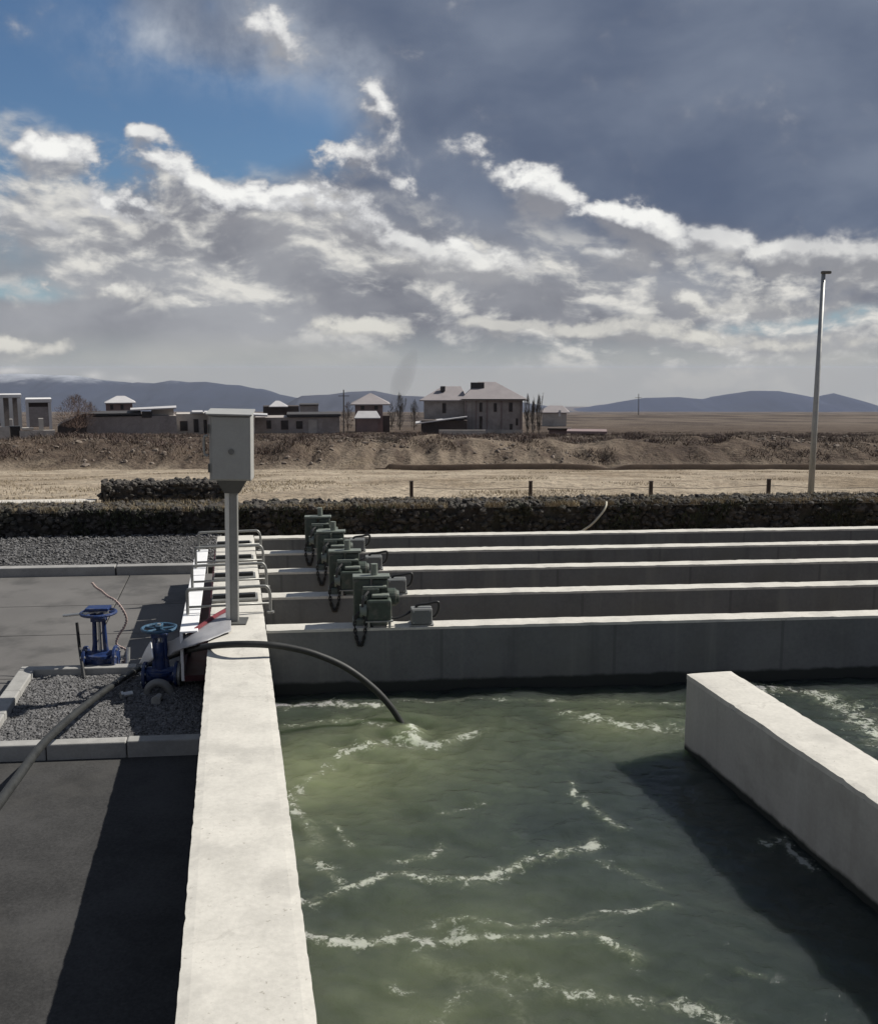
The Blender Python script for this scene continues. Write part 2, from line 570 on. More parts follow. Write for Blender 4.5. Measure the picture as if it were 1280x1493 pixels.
#@@SKY
def build_world():
    w = bpy.data.worlds.new('World')
    S.world = w
    w.use_nodes = True
    nt = NT(w.node_tree)
    bg = nt.n['Background']
    STR = 0.1
    bg.inputs['Strength'].default_value = STR
    sc = 1 / (STR * GAIN)
    col = lambda r, g, b: tuple(c * sc for c in lin(r, g, b))
    sky = nt.add('ShaderNodeTexSky', sky_type='NISHITA', sun_disc=False)
    sky.sun_elevation, sky.sun_rotation = SUN_EL, SUN_AZ
    sky.air_density, sky.dust_density, sky.ozone_density = 1.0, 0.6, 2.0
    g = nt.add('ShaderNodeTexCoord').outputs['Generated']
    sep = nt.add('ShaderNodeSeparateXYZ')
    nt.put(sep.inputs[0], g)
    x, y, z = sep.outputs
    az = nt.math('ARCTAN2', x, y)
    hyp = nt.math('SQRT', nt.math('ADD', nt.math('MULTIPLY', x, x), nt.math('MULTIPLY', y, y)))
    el = nt.math('ARCTAN2', z, hyp)
    comb = nt.add('ShaderNodeCombineXYZ')
    nt.put(comb.inputs[0], az)
    nt.put(comb.inputs[1], el)
    c0 = comb.outputs[0]

    def ae(px, py):
        d = ray(px, py)
        return math.atan2(d[0], d[1]), math.atan2(d[2], math.hypot(d[0], d[1]))

    def field(t, vec, blobs):
        """sum of soft ellipses (px, py, rx, ry, tilt degrees clockwise, weight)"""
        acc = None
        for (px, py, rx, ry, rot, wt) in blobs:
            a, e = ae(px, py)
            mp = t.add('ShaderNodeMapping', vector_type='TEXTURE')
            t.put(mp.inputs[0], vec)
            mp.inputs[1].default_value = (a, e, 0)
            mp.inputs[2].default_value = (0, 0, R(-rot))
            mp.inputs[3].default_value = (rx / F, ry / F, 1)
            gr = t.add('ShaderNodeTexGradient', gradient_type='QUADRATIC_SPHERE')
            t.put(gr.inputs[0], mp.outputs[0])
            acc = t.math('MULTIPLY_ADD', gr.outputs['Fac'], wt, 0.0 if acc is None else acc)
        return acc

    # -- cumulus density as a node group, read at three points: here, and twice nearer the sun
    gt = bpy.data.node_groups.new('cumulus density', 'ShaderNodeTree')
    gt.interface.new_socket('Vector', in_out='INPUT', socket_type='NodeSocketVector')
    gt.interface.new_socket('Density', in_out='OUTPUT', socket_type='NodeSocketFloat')
    G = NT(gt)
    gi, go = G.add('NodeGroupInput'), G.add('NodeGroupOutput')
    v = gi.outputs[0]
    wv = G.vmath('SUBTRACT', G.noise(v, 9, 3, 0.5, color=True), (0.5, 0.5, 0.5))
    v2 = G.vmath('ADD', v, G.vmath('SCALE', wv, 0.03))
    mp = G.add('ShaderNodeMapping')
    G.put(mp.inputs[0], v2)
    mp.inputs[3].default_value = (1, 1.35, 1)
    n = G.noise(mp.outputs[0], 17, 8, 0.57)
    nb = G.noise(mp.outputs[0], 6, 3, 0.5)
    CUM = [
        (82, 222, 95, 46, 0, 1.5), (212, 188, 55, 22, 5, 1.1), (40, 315, 190, 80, 4, 1.5),
        (190, 325, 190, 80, 8, 1.5), (265, 255, 150, 60, 28, 1.2), (400, 310, 190, 85, 8, 1.6), (515, 335, 150, 80, 18, 1.6),
        (600, 380, 260, 60, 8, 1.2), (90, 400, 240, 60, 4, 0.5), (515, 228, 110, 55, 5, 1.3), (575, 258, 110, 45, 20, 0.6),
        (410, 45, 90, 60, 45, 0.8), (545, 140, 45, 95, -30, 0.9), (690, 390, 150, 46, 5, 1.2),
        (700, 222, 130, 40, 25, 0.6), (790, 285, 100, 60, 30, 1.5), (880, 312, 140, 50, 14, 1.6), (975, 345, 120, 55, 20, 1.6),
        (930, 378, 200, 36, 3, 1.1), (1052, 362, 56, 44, 20, 1.5), (1145, 378, 120, 60, 10, 1.5), (1250, 405, 120, 75, 10, 1.3),
        (1090, 448, 240, 42, 4, 1.3), (540, 478, 150, 36, 0, 1.3), (725, 468, 120, 26, 0, 1.2), (840, 485, 230, 36, 0, 1.2),
        (990, 492, 170, 34, 6, 1.2), (1160, 503, 200, 30, 0, 1.3), (20, 508, 100, 28, 0, 1.0), (85, 332, 60, 30, 15, 0.5)]
    d = field(G, v2, CUM)
    lo_ = G.rng(d, 0.0, 0.3, 0.42, 1.0)
    nn = G.math('ADD', G.math('MULTIPLY', G.math('SUBTRACT', n, 0.5), 2.2), G.math('MULTIPLY', G.math('SUBTRACT', nb, 0.5), 0.5))
    d = G.math('ADD', G.math('MULTIPLY', d, 0.66), G.math('MULTIPLY', nn, lo_))
    G.put(go.inputs[0], G.math('SUBTRACT', d, 0.17))

    def dens(vec):
        nd = nt.add('ShaderNodeGroup')
        nd.node_tree = gt
        nt.put(nd.inputs[0], vec)
        return nd.outputs[0]

    d0 = dens(c0)
    d1 = dens(nt.vmath('ADD', c0, (0.003, 0.009, 0)))
    d2 = dens(nt.vmath('ADD', c0, (0.010, 0.030, 0)))
    body = nt.smooth(d0, -0.15, 0.45)
    body2 = nt.smooth(d0, -0.10, 0.36)
    # how much cloud lies between here and the light
    occ = nt.math('ADD', nt.math('MULTIPLY', nt.smooth(d1, -0.15, 0.55), 0.66), nt.math('MULTIPLY', nt.smooth(d2, -0.35, 0.35), 0.62))
    rim = nt.math('SUBTRACT', 1.0, occ, clamp=True)
    rim = nt.math('ADD', rim, nt.math('MULTIPLY', nt.math('SUBTRACT', d0, d1), 0.9), clamp=True)
    patch = nt.smooth(nt.noise(c0, 5.5, 4, 0.6), 0.36, 0.62)
    rim = nt.math('MULTIPLY', nt.rng(rim, 0.05, 0.95, 0.0, 1.0), nt.math('MULTIPLY', body2, nt.rng(patch, 0, 1, 0.45, 1.0)), clamp=True)

    # -- the broad grey deck, with its holes of blue
    wv = nt.vmath('SUBTRACT', nt.noise(c0, 4, 4, 0.55, color=True), (0.5, 0.5, 0.5))
    cw = nt.vmath('ADD', c0, nt.vmath('SCALE', wv, 0.08))
    HOLES = [(-20, 130, 280, 340, 0, 2.0), (40, 20, 200, 170, 0, 1.1), (250, 205, 330, 120, 8, 1.5), (410, 180, 240, 130, 0, 1.3),
             (20, 425, 130, 26, 0, 1.2), (1150, 478, 230, 28, 0, 1.3), (230, 130, 240, 110, 0, 0.6), (1270, 470, 120, 36, 0, 0.7), (300, 20, 120, 80, 0, 0.35)]
    hol = field(nt, cw, HOLES)
    hol = nt.math('ADD', hol, nt.math('MULTIPLY', nt.math('SUBTRACT', nt.noise(cw, 9, 7, 0.6), 0.5), 0.6))
    blue = nt.smooth(hol, 0.10, 0.85)
    # deck colour: slate overhead, warmer grey lower down, pale band on the horizon
    mpd = nt.add('ShaderNodeMapping')
    nt.put(mpd.inputs[0], cw)
    mpd.inputs[3].default_value = (1, 2.0, 1)
    nd_ = nt.noise(mpd.outputs[0], 4.5, 6, 0.5)
    e = lambda py: ae(640, py)[1]
    slate = nt.mix(nt.smooth(nd_, 0.3, 0.72), col(90, 102, 125), col(121, 131, 149))
    mid = nt.mix(nt.smooth(nd_, 0.32, 0.68), col(118, 121, 131), col(164, 166, 171))
    low = nt.mix(nt.smooth(nd_, 0.3, 0.7), col(148, 155, 160), col(182, 182, 179))
    # the slate deck comes down on the right
    tilt = nt.math('ADD', el, nt.math('MULTIPLY', az, 0.16))
    tilt = nt.math('ADD', tilt, nt.math('MULTIPLY', nt.math('SUBTRACT', nd_, 0.5), 0.06))
    deck = nt.mix(nt.smooth(tilt, e(400), e(250)), mid, slate)
    wisp = field(nt, cw, [(410, 50, 190, 110, 40, 1.2), (530, 145, 80, 130, -30, 1.0), (210, 65, 210, 80, 0, 1.1), (330, 115, 220, 70, 10, 0.7), (730, 50, 60, 50, 0, 0.25)])
    wisp = nt.math('MULTIPLY', wisp, nt.smooth(nt.noise(cw, 10, 8, 0.6), 0.35, 0.7), clamp=True)
    elw = nt.math('ADD', el, nt.math('MULTIPLY', nt.math('SUBTRACT', nd_, 0.5), 0.03))
    deck = nt.mix(nt.smooth(elw, e(470), e(530)), deck, low)
    # clear sky: Nishita, paler and greener low down
    sk = nt.mix(1.0, sky.outputs[0], (0.46, 0.56, 0.65), 'MULTIPLY')
    sk = nt.mix(nt.smooth(el, e(330), e(470)), sk, col(146, 172, 184))
    out = nt.mix(blue, deck, sk)
    out = nt.mix(nt.math('MULTIPLY', wisp, 0.95), out, col(176, 184, 196))
    # cumulus over it
    under = nt.mix(nt.smooth(el, e(250), e(500)), col(130, 132, 141), col(152, 153, 156))
    under = nt.mix(nt.smooth(nd_, 0.35, 0.7), under, col(168, 169, 173))
    out = nt.mix(nt.math('MULTIPLY', body, 0.9), out, under)
    mps = nt.add('ShaderNodeMapping')
    nt.put(mps.inputs[0], cw)
    mps.inputs[3].default_value = (1, 1.9, 1)
    fl = nt.noise(mps.outputs[0], 12, 8, 0.55)
    flb = nt.noise(nt.vmath('ADD', mps.outputs[0], (0.004, 0.016, 0)), 12, 5, 0.55)
    frel = nt.math('MULTIPLY_ADD', nt.math('SUBTRACT', fl, flb), 6.0, 0.55, clamp=True)
    belt = nt.math('MULTIPLY', nt.smooth(tilt, e(545), e(490)), nt.smooth(tilt, e(285), e(350)))
    fl1 = nt.math('MULTIPLY', nt.smooth(fl, 0.44, 0.62), belt)
    out = nt.mix(nt.math('MULTIPLY', fl1, 0.7), out, col(166, 168, 173))
    fl2 = nt.math('MULTIPLY', nt.math('MULTIPLY', nt.smooth(fl, 0.46, 0.62), frel), belt)
    out = nt.mix(nt.math('MULTIPLY', fl2, 0.9), out, col(226, 224, 218))
    lit = nt.mix(nt.smooth(el, e(300), e(500)), col(246, 246, 243), col(216, 214, 207))
    soft = nt.mix(nt.smooth(el, e(300), e(500)), col(198, 199, 202), col(190, 189, 186))
    out = nt.mix(nt.smooth(rim, 0.0, 0.5), out, soft)
    out = nt.mix(nt.smooth(rim, 0.25, 0.95), out, lit)
    # even haze band above the skyline
    out = nt.mix(nt.math('MULTIPLY', nt.smooth(elw, e(500), e(556)), 0.75), out, col(170, 170, 168))
    lowc = field(nt, nt.vmath('ADD', c0, nt.vmath('SCALE', nt.vmath('SUBTRACT', nt.noise(c0, 40, 4, 0.6, color=True), (0.5, 0.5, 0.5)), 0.012)),
                 [(14, 541, 46, 9, 0, 1.6), (136, 547, 26, 10, 0, 1.4), (190, 551, 40, 8, 0, 0.7)])
    out = nt.mix(nt.math('MULTIPLY', lowc, 0.8, clamp=True), out, col(215, 214, 214))
    # the air below eye level is seen through the haze box as well
    out = nt.mix(1.0, out, nt.mix(nt.smooth(el, 0.0025, -0.0015), (1, 1, 1), (0.945, 0.90, 0.80)), 'MULTIPLY')
    nt.put(bg.inputs['Color'], out)


build_world()
#@@END

# ------------------------------------------------------------------ terrain
def q_of(x, y):
    return y - (C[1] / C[0]) * x


QP = [-4000, -60, 13.35, 13.75, 25, 57.5, 61, 65, 90, 150, 7000, 9000]
ZP = [40, -0.56, -0.56, -0.30, -1.25, -4.25, -3.6, -3.25, -4.95, -8.6, -8.6 - 0.0448 * 6850, -8.6 - 0.0448 * 6850 - 40]


def terrain_z(x, y):
    w = sstep(20, 60, y)
    q = q_of(x, y) * (1 - w) + y * w
    z = np.interp(q, QP, ZP)
    bank = sstep(57, 63, y) * (1 - sstep(180, 400, y)) * (1 - 0.62 * sstep(68, 110, y))
    h = (fbm(x / 9 + 3, y / 14, 5, 3) - 0.45) * 1.3 + (fbm(x / 2.0, y / 3.5, 4, 9) - 0.5) * 0.9
    z = z + bank * h
    gul = np.exp(-((y - 61) / 3.0) ** 2)
    z = z + gul * (fbm(x / 0.8, y / 9, 4, 77) - 0.5) * 0.8
    fld = sstep(14, 16, q) * (1 - sstep(50, 60, y))
    z = z + fld * ((fbm(x / 3.0, y / 5.0, 4, 21) - 0.5) * 0.25)
    far = sstep(250, 900, y)
    z = z + far * (fbm(x / 300, y / 500, 4, 31) - 0.5) * 9
    return z


def build_terrain():
    th = np.concatenate([np.linspace(-math.pi, R(-36), 70, endpoint=False), np.linspace(R(-36), R(36), 420), np.linspace(R(36), math.pi, 70)[1:]])
    r = np.concatenate([[0.5], np.geomspace(3, 12, 8), np.geomspace(12.4, 200, 300), np.geomspace(205, 9000, 190)])
    TT, RR = np.meshgrid(th, r, indexing='ij')
    X, Y = RR * np.sin(TT), RR * np.cos(TT)
    Z = terrain_z(X, Y)
    V = np.stack([X, Y, Z], -1).reshape(-1, 3)
    m, nt, bs = new_mat('hillside soil')
    pos = nt.add('ShaderNodeNewGeometry').outputs['Position']
    sp = nt.add('ShaderNodeSeparateXYZ')
    nt.put(sp.inputs[0], pos)
    mp = nt.add('ShaderNodeMapping')
    nt.put(mp.inputs[0], pos)
    mp.inputs[3].default_value = (1, 0.35, 1)
    n1 = nt.noise(pos, 0.35, 7, 0.62)
    n2 = nt.noise(pos, 3.0, 5, 0.6)
    n3 = nt.noise(mp.outputs[0], 0.035, 7, 0.66)
    n4 = nt.noise(mp.outputs[0], 0.18, 5, 0.6)
    field = nt.mix(nt.smooth(n1, 0.32, 0.68), (0.26, 0.212, 0.158), (0.40, 0.338, 0.258))
    field = nt.mix(nt.smooth(n4, 0.48, 0.66), field, (0.21, 0.165, 0.115))
    field = nt.mix(nt.math('MULTIPLY', nt.smooth(n2, 0.5, 0.7), 0.35), field, (0.16, 0.125, 0.085))
    bank = nt.mix(nt.smooth(n1, 0.35, 0.65), (0.055, 0.041, 0.033), (0.125, 0.097, 0.073))
    bank = nt.mix(nt.smooth(n2, 0.4, 0.66), bank, (0.075, 0.055, 0.043))
    tanp = nt.math('MULTIPLY', nt.smooth(nt.math('ABSOLUTE', nt.math('SUBTRACT', sp.outputs[0], 2.5)), 12, 7), nt.smooth(sp.outputs[1], 95, 70))
    ero = nt.add('ShaderNodeMapping')
    nt.put(ero.inputs[0], pos)
    ero.inputs[3].default_value = (1, 0.25, 0.3)
    ne = nt.noise(ero.outputs[0], 0.9, 5, 0.6)
    bank = nt.mix(nt.math('MULTIPLY', tanp, nt.rng(ne, 0.38, 0.62, 0.0, 0.85)), bank, (0.205, 0.165, 0.125))
    plain = nt.mix(nt.smooth(n3, 0.38, 0.60), (0.055, 0.043, 0.037), (0.135, 0.108, 0.087))
    yw = nt.math('ADD', sp.outputs[1], nt.math('MULTIPLY', nt.math('SUBTRACT', n1, 0.5), 14))
    c = nt.mix(nt.smooth(yw, 54, 60), field, bank)
    c = nt.mix(nt.smooth(yw, 150, 320), c, plain)
    nt.put(bs.inputs['Base Color'], c)
    bs.inputs['Roughness'].default_value = 0.95
    bs.inputs['Specular IOR Level'].default_value = 0.1
    nt.put(bs.inputs['Normal'], nt.bump(nt.math('ADD', n2, nt.math('MULTIPLY', n1, 2.0)), 0.9, 0.3))
    o = np_mesh('ground', V, grid_faces(len(th), len(r)), m)
    tag(o, kind='structure')


build_terrain()


def earth_bank():
    m = mat('dark brown earth', (0.055, 0.04, 0.03), 0.95, var=0.3, scale=1.2, fine=6, bump=0.5, bdist=0.05, spec=0.1)  # one dark brown along the whole berm
    V, nj = [], 9
    xs = np.arange(-3.6, 42, .25)
    for x in xs:
        y = 54.5 + .02 * x
        gap = 1 - .75 * math.exp(-((x - 9.8) / .7) ** 2)
        z = float(terrain_z(np.array([x]), np.array([y]))[0])
        h = .30 * gap * (1 if x > -3 else .2) * (.85 + .3 * float(fbm(np.array([x / 1.3]), np.array([0.]), 3, 4)[0]))
        for k in range(nj):
            q = k / (nj - 1)
            prof = [0, .9, 1, 1, 1, .95, .8, .4, 0][k]
            V.append((x, y - .10 + .8 * q - (.05 if k == 0 else 0), z - .08 + (h + .08) * prof))
    o = np_mesh('earth_bank', np.array(V), grid_faces(len(xs), nj), m)
    tag(o, kind='structure')


def build_ridge(name, sky_px, Rd, base_py, back, seed, col, rough_amp):
    """a mountain ridge: skyline given in photo pixels at distance Rd, sloping down towards and away from the viewer"""
    xs = np.array([p[0] for p in sky_px], float)
    ys = np.array([p[1] for p in sky_px], float)
    px = np.linspace(xs[0], xs[-1], 260)
    top = np.interp(px, xs, ys)
    rows = np.linspace(0, 1, 26)
    V = []
    for i, (a, b) in enumerate(zip(px, top)):
        dr = ray(a, b)
        pt = PY(a, b, Rd)
        pb = PY(a, base_py, Rd)
        hgt = max(0.0, pt[2] - pb[2])
        for t in rows:
            # t 0..0.6 front slope, 0.6 crest, then back slope
            if t <= 0.6:
                k = t / 0.6
                Y = Rd - (1 - k) * back
                prof = k ** 1.15
            else:
                k = (t - 0.6) / 0.4
                Y = Rd + k * back
                prof = 1 - k
            V.append((pt[0], Y, pb[2] - 25 + (hgt + 25) * prof, hgt, prof))
    V = np.array(V)
    X, Y, Z, Hh, pr = V.T
    n = (fbm(X / (back * 0.35), Y / (back * 0.9), 5, seed) - 0.5)
    Z = Z + n * Hh * rough_amp * np.sin(np.clip(pr, 0, 1) * math.pi) + n * Hh * 0.10
    m = mat(name + ' slopes', col, 0.95, var=0.25, scale=0.002, fine=0.01, bump=0, spec=0.05, local=False)  # base colour is dark vegetation with the blue of distant haze painted in
    if name == 'mountains':
        nt = NT(m.node_tree)
        bs = nt.n['Principled BSDF']
        old = bs.inputs['Base Color'].links[0].from_socket
        pos = nt.add('ShaderNodeNewGeometry').outputs['Position']
        sp = nt.add('ShaderNodeSeparateXYZ')
        nt.put(sp.inputs[0], pos)
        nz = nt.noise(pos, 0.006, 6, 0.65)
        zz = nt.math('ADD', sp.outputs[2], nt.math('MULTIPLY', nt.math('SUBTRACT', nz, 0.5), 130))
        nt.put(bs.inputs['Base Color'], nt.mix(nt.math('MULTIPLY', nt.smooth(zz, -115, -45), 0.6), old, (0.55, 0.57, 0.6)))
    o = np_mesh(name, np.stack([X, Y, Z], -1), grid_faces(len(px), len(rows)), m)
    tag(o, kind='structure')
    return o


earth_bank()
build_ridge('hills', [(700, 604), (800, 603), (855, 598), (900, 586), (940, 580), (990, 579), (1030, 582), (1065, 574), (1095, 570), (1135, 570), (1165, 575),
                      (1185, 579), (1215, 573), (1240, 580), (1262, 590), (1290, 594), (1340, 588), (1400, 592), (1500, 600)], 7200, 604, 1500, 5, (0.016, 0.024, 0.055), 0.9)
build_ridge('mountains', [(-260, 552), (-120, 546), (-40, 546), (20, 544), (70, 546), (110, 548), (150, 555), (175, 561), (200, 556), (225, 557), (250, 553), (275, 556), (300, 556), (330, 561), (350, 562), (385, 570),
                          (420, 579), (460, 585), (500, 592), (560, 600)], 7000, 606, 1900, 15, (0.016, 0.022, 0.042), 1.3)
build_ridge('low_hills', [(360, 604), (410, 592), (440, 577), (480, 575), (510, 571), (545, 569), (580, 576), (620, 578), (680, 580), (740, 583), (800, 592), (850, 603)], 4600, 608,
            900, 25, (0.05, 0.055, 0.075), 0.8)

# ------------------------------------------------------------------ tank walls
WT = 0.0
WATER = -0.47


def wall_block(poly_pts, z0, z1):
    return MB().prism(poly_pts, z0, z1)


def rough_slab(name, p0, along, length, across, width, z_top, thick, m, parent, seed, step=0.03, chip=0.006, over=0.0):
    """long slab with slightly uneven top and chipped long edges"""
    ni, nj = int(length / step) + 2, max(6, int(width / step))
    i, j = np.linspace(0, length, ni), np.linspace(0, width, nj)
    I, J = np.meshgrid(i, j, indexing='ij')
    edge = np.minimum(J, width - J)
    jj = J + np.where(J < width / 2, 1, -1) * np.exp(-edge / 0.015) * ((fbm(I / 0.05, J * 0 + seed, 4, seed) ** 4 * 1.6 + 0.10 * fbm(I / 0.5, J * 0 + seed, 3, seed + 1))) * chip * 1.3
    Zt = z_top + (fbm(I / 0.35, J / 0.35, 4, seed + 3) - 0.5) * 0.008 - np.exp(-edge / 0.012) * 0.006 * fbm(I / 0.05, J / 0.05, 3, seed + 7)
    Xp = p0[0] + along[0] * I + across[0] * jj
    Yp = p0[1] + along[1] * I + across[1] * jj
    Vt = np.stack([Xp, Yp, Zt], -1).reshape(-1, 3)
    Ft = grid_faces(ni, nj)
    n0 = len(Vt)
    # skirt
    loop = [a * nj for a in range(ni)] + [(ni - 1) * nj + b for b in range(1, nj)] + [a * nj + nj - 1 for a in range(ni - 2, -1, -1)] + [b for b in range(nj - 2, 0, -1)]
    loop = np.array(loop)
    Vb = Vt[loop].copy()
    Vb[:, 2] = z_top - thick
    k = len(loop)
    a = np.arange(k)
    b = (a + 1) % k
    Fs = np.stack([loop[a], loop[b], n0 + b, n0 + a], 1)
    o = np_mesh(name, np.concatenate([Vt, Vb]), np.concatenate([Ft, Fs]), m, smooth=False)
    if parent is not None:
        o.parent = parent
    return o


T0 = float(np.dot(P(255, 1493, 0)[:2], Bv))
T1 = float(np.dot(P(463, 1493, 0)[:2], Bv))
U0, U1 = T0 / float(np.dot(C, Bv)), T1 / float(np.dot(C, Bv))
# cross wall front-edge positions (measured at px 400)
CROSS_S = [float(SU(P(400, y, 0))[0]) for y in (919, 871, 834.5, 807, 784.5)]
CROSS_T = 0.17
S_END = CROSS_S[4] + CROSS_T + 0.02
S_BACK = -3.0
UR = 8.9

walk = empty('tank_wall', A3 * 0 + np.array([0, 0, -0.6]), 0, 'long pale concrete tank wall running away from the viewer, with the grey control box on it', 'wall')
wt = T1 - T0
rough_slab('coping', A * S_BACK + Bv * T0, A, S_END - S_BACK, Bv, wt, 0.0, 0.16, M['concrete_top'], None, 4).parent = walk
bpy.data.objects['coping'].location = (0, 0, 0.6)
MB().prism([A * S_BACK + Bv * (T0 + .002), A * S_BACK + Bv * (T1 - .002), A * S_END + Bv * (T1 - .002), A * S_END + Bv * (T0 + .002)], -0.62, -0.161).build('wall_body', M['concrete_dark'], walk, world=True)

MB().prism([A * S_BACK + C * 8.95, A * S_BACK + C * 9.3, A * S_END + C * 9.3, A * S_END + C * 8.95], -0.62, -0.001).build('end_wall', M['concrete_face'], walk, world=True)
ORD = ['nearest of the five dark channel walls, its front rising from the green water', 'second dark channel wall behind the green water',
       'middle one of the five dark channel walls', 'fourth dark channel wall, second from the stone wall', 'farthest dark channel wall, close before the stone wall']
for i, s in enumerate(CROSS_S):
    p0 = K(s, U1 + 0.004)
    w_ = empty('channel_wall', (p0[0], p0[1], -1.0), 0, ORD[i], 'wall', 'dark channel walls with pale tops')
    o = rough_slab('coping', p0[:2] - np.array(p0[:2]), C, UR, A, CROSS_T, 0.0, 0.022, M['concrete_top'], w_, 20 + i, step=0.045, chip=0.008)
    o.location = (0, 0, 1.0)
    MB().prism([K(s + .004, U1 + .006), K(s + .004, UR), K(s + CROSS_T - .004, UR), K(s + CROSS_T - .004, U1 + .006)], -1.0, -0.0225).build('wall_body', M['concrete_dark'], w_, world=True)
# baffle
bf0 = P(1001, 983, 0)
bf1 = P(1072, 982, 0)
bt0, bt1 = float(np.dot(bf0[:2], Bv)), float(np.dot(bf1[:2], Bv))
bs_ = float(np.dot(bf0[:2], A))
baf = empty('baffle_wall', (*bf0[:2], -1.0), 0, 'pale concrete baffle wall standing in the green water at right', 'wall')
o = rough_slab('coping', np.zeros(2), -A, bs_ + 3, Bv, bt1 - bt0, 0.0, 0.03, M['concrete_top'], baf, 55, chip=0.007)
o.location = (0, 0, 1.0)
e0 = bf0[:2]
MB().prism([e0 + Bv * .002 - A * .002, e0 + Bv * (bt1 - bt0 - .002) - A * .002, e0 - A * (bs_ + 3) + Bv * (bt1 - bt0 - .002), e0 - A * (bs_ + 3) + Bv * .002], -1.0, -0.0305).build(
    'wall_body', M['concrete_face'], baf, world=True)

# ------------------------------------------------------------------ water
def build_water():
    s = np.arange(-2.5, CROSS_S[0] + 0.02, 0.016)
    u = np.concatenate([np.arange(U1 - 0.03, 4.6, 0.016), np.arange(4.6, 8.96, 0.05)])
    SS, UU = np.meshgrid(s, u, indexing='ij')
    X = A[0] * SS + C[0] * UU
    Y = A[1] * SS + C[1] * UU
    w1 = fbm(X / 0.5, Y / 0.35, 3, 71) - 0.5
    w2 = fbm(X / 0.16 + 0.6 * w1, Y / 0.11, 3, 83) - 0.5
    hose = P(592, 1068, WATER)
    dh = np.hypot(X - hose[0], Y - hose[1])
    boil = np.exp(-(dh / 0.45) ** 2)
    w3 = fbm(X / 0.055 + 0.8 * w2, Y / 0.045, 2, 93) - 0.5
    Z = WATER + 0.05 * w1 + (0.026 + 0.02 * boil) * w2 + 0.007 * w3 + 0.02 * boil * np.sin(dh * 26) * np.exp(-dh * 2)
    V = np.stack([X, Y, Z], -1).reshape(-1, 3)
    # foam mask from measured streaks
    L = [([(408, 1031), (470, 1028), (549, 1031)], .05, 1.0), ([(560, 1022), (680, 1022), (800, 1022), (992, 1024)], .045, .45),
         ([(830, 1042), (900, 1056), (992, 1066)], .09, .75), ([(478, 1112), (520, 1091), (560, 1086), (626, 1084), (696, 1063)], .08, .75),
         ([(478, 1112), (436, 1147), (430, 1182), (457, 1231)], .05, .6), ([(471, 1196), (507, 1235)], .02, .75),
         ([(447, 1316), (520, 1302), (591, 1281), (661, 1284), (731, 1263), (802, 1245), (872, 1224)], .035, .95),
         ([(570, 1263), (610, 1250), (647, 1231)], .025, .7), ([(833, 1137), (837, 1158), (872, 1189), (907, 1214)], .022, .85),
         ([(440, 1366), (500, 1365), (549, 1366), (591, 1358)], .035, 1.0), ([(612, 1365), (696, 1372), (802, 1376), (872, 1372), (928, 1404)], .03, .85),
         ([(612, 1344), (731, 1351), (858, 1344), (978, 1330)], .03, .62), ([(717, 1421), (767, 1442), (872, 1463), (978, 1463), (1062, 1488)], .045, .6),
         ([(1104, 1226), (1146, 1226), (1181, 1268)], .03, .9), ([(1100, 1000), (1188, 1013), (1245, 1035), (1290, 1085)], .13, .85),
         ([(447, 1253), (495, 1281), (507, 1302)], .03, .7), ([(620, 1390), (720, 1440), (760, 1500)], .05, .45), ([(420, 1060), (500, 1050), (560, 1060)], .07, .5),
         ([(640, 1190), (700, 1170)], .025, .4), ([(880, 1250), (960, 1290)], .04, .4), ([(690, 1420), (640, 1480), (600, 1560)], .05, .5),
         ([(560, 1078), (592, 1074), (622, 1084)], .06, 1.0), ([(596, 1062), (600, 1070)], .05, 1.1), ([(1080, 1430), (1120, 1440)], .025, .45), ([(560, 1440), (600, 1436)], .03, .4)]
    wx = X + 0.10 * (fbm(X / .25, Y / .25, 3, 91) - .5)
    wy = Y + 0.16 * (fbm(X / .25 + 9, Y / .25, 3, 97) - .5)
    foam = np.zeros_like(X)
    for pts, wd, st in L:
        wd = wd * .78
        q = [P(a, b, WATER)[:2] for a, b in pts]
        dm = np.full(X.shape, 1e9)
        for a, b in zip(q[:-1], q[1:]):
            ab = b - a
            t = np.clip(((wx - a[0]) * ab[0] + (wy - a[1]) * ab[1]) / (ab @ ab + 1e-9), 0, 1)
            dm = np.minimum(dm, np.hypot(wx - a[0] - t * ab[0], wy - a[1] - t * ab[1]))
        foam = np.maximum(foam, st * (0.7 * np.exp(-(dm / wd) ** 2) + 0.3 * np.exp(-(dm / (wd * 3)) ** 2)))
    murk = np.zeros_like(X)
    for (px, py, rr, st) in [(470, 1130, .75, 1.0), (580, 1090, .7, .8), (700, 1075, .6, .4), (450, 1220, .5, .5), (650, 1440, .7, .6), (560, 1480, .5, .4), (900, 1055, .5, .6), (620, 1240, .5, .2)]:
        c_ = P(px, py, WATER)
        murk = np.maximum(murk, st * np.exp(-((X - c_[0]) ** 2 + (Y - c_[1]) ** 2) / rr ** 2))
    Z = Z + 0.012 * foam * fbm(X / .04, Y / .04, 2, 5)
    V[:, 2] = Z.ravel()
    m, nt, bs = new_mat('murky green water')
    fo = nt.add('ShaderNodeAttribute', attribute_name='foam').outputs['Fac']
    mu = nt.add('ShaderNodeAttribute', attribute_name='murk').outputs['Fac']
    pos = nt.add('ShaderNodeNewGeometry').outputs['Position']
    n1 = nt.noise(pos, 22, 8, 0.7, 0.6)
    n2 = nt.noise(pos, 1.6, 5, 0.6, 0.8)
    n5 = nt.noise(pos, 7, 4, 0.6, 1.0)
    n3 = nt.noise(pos, 70, 4, 0.65)
    base = nt.mix(nt.smooth(n2, 0.3, 0.7), (0.025, 0.034, 0.031), (0.041, 0.052, 0.045))
    mm = nt.math('MULTIPLY', mu, nt.rng(n2, 0.3, 0.7, 0.6, 1.1), clamp=True)
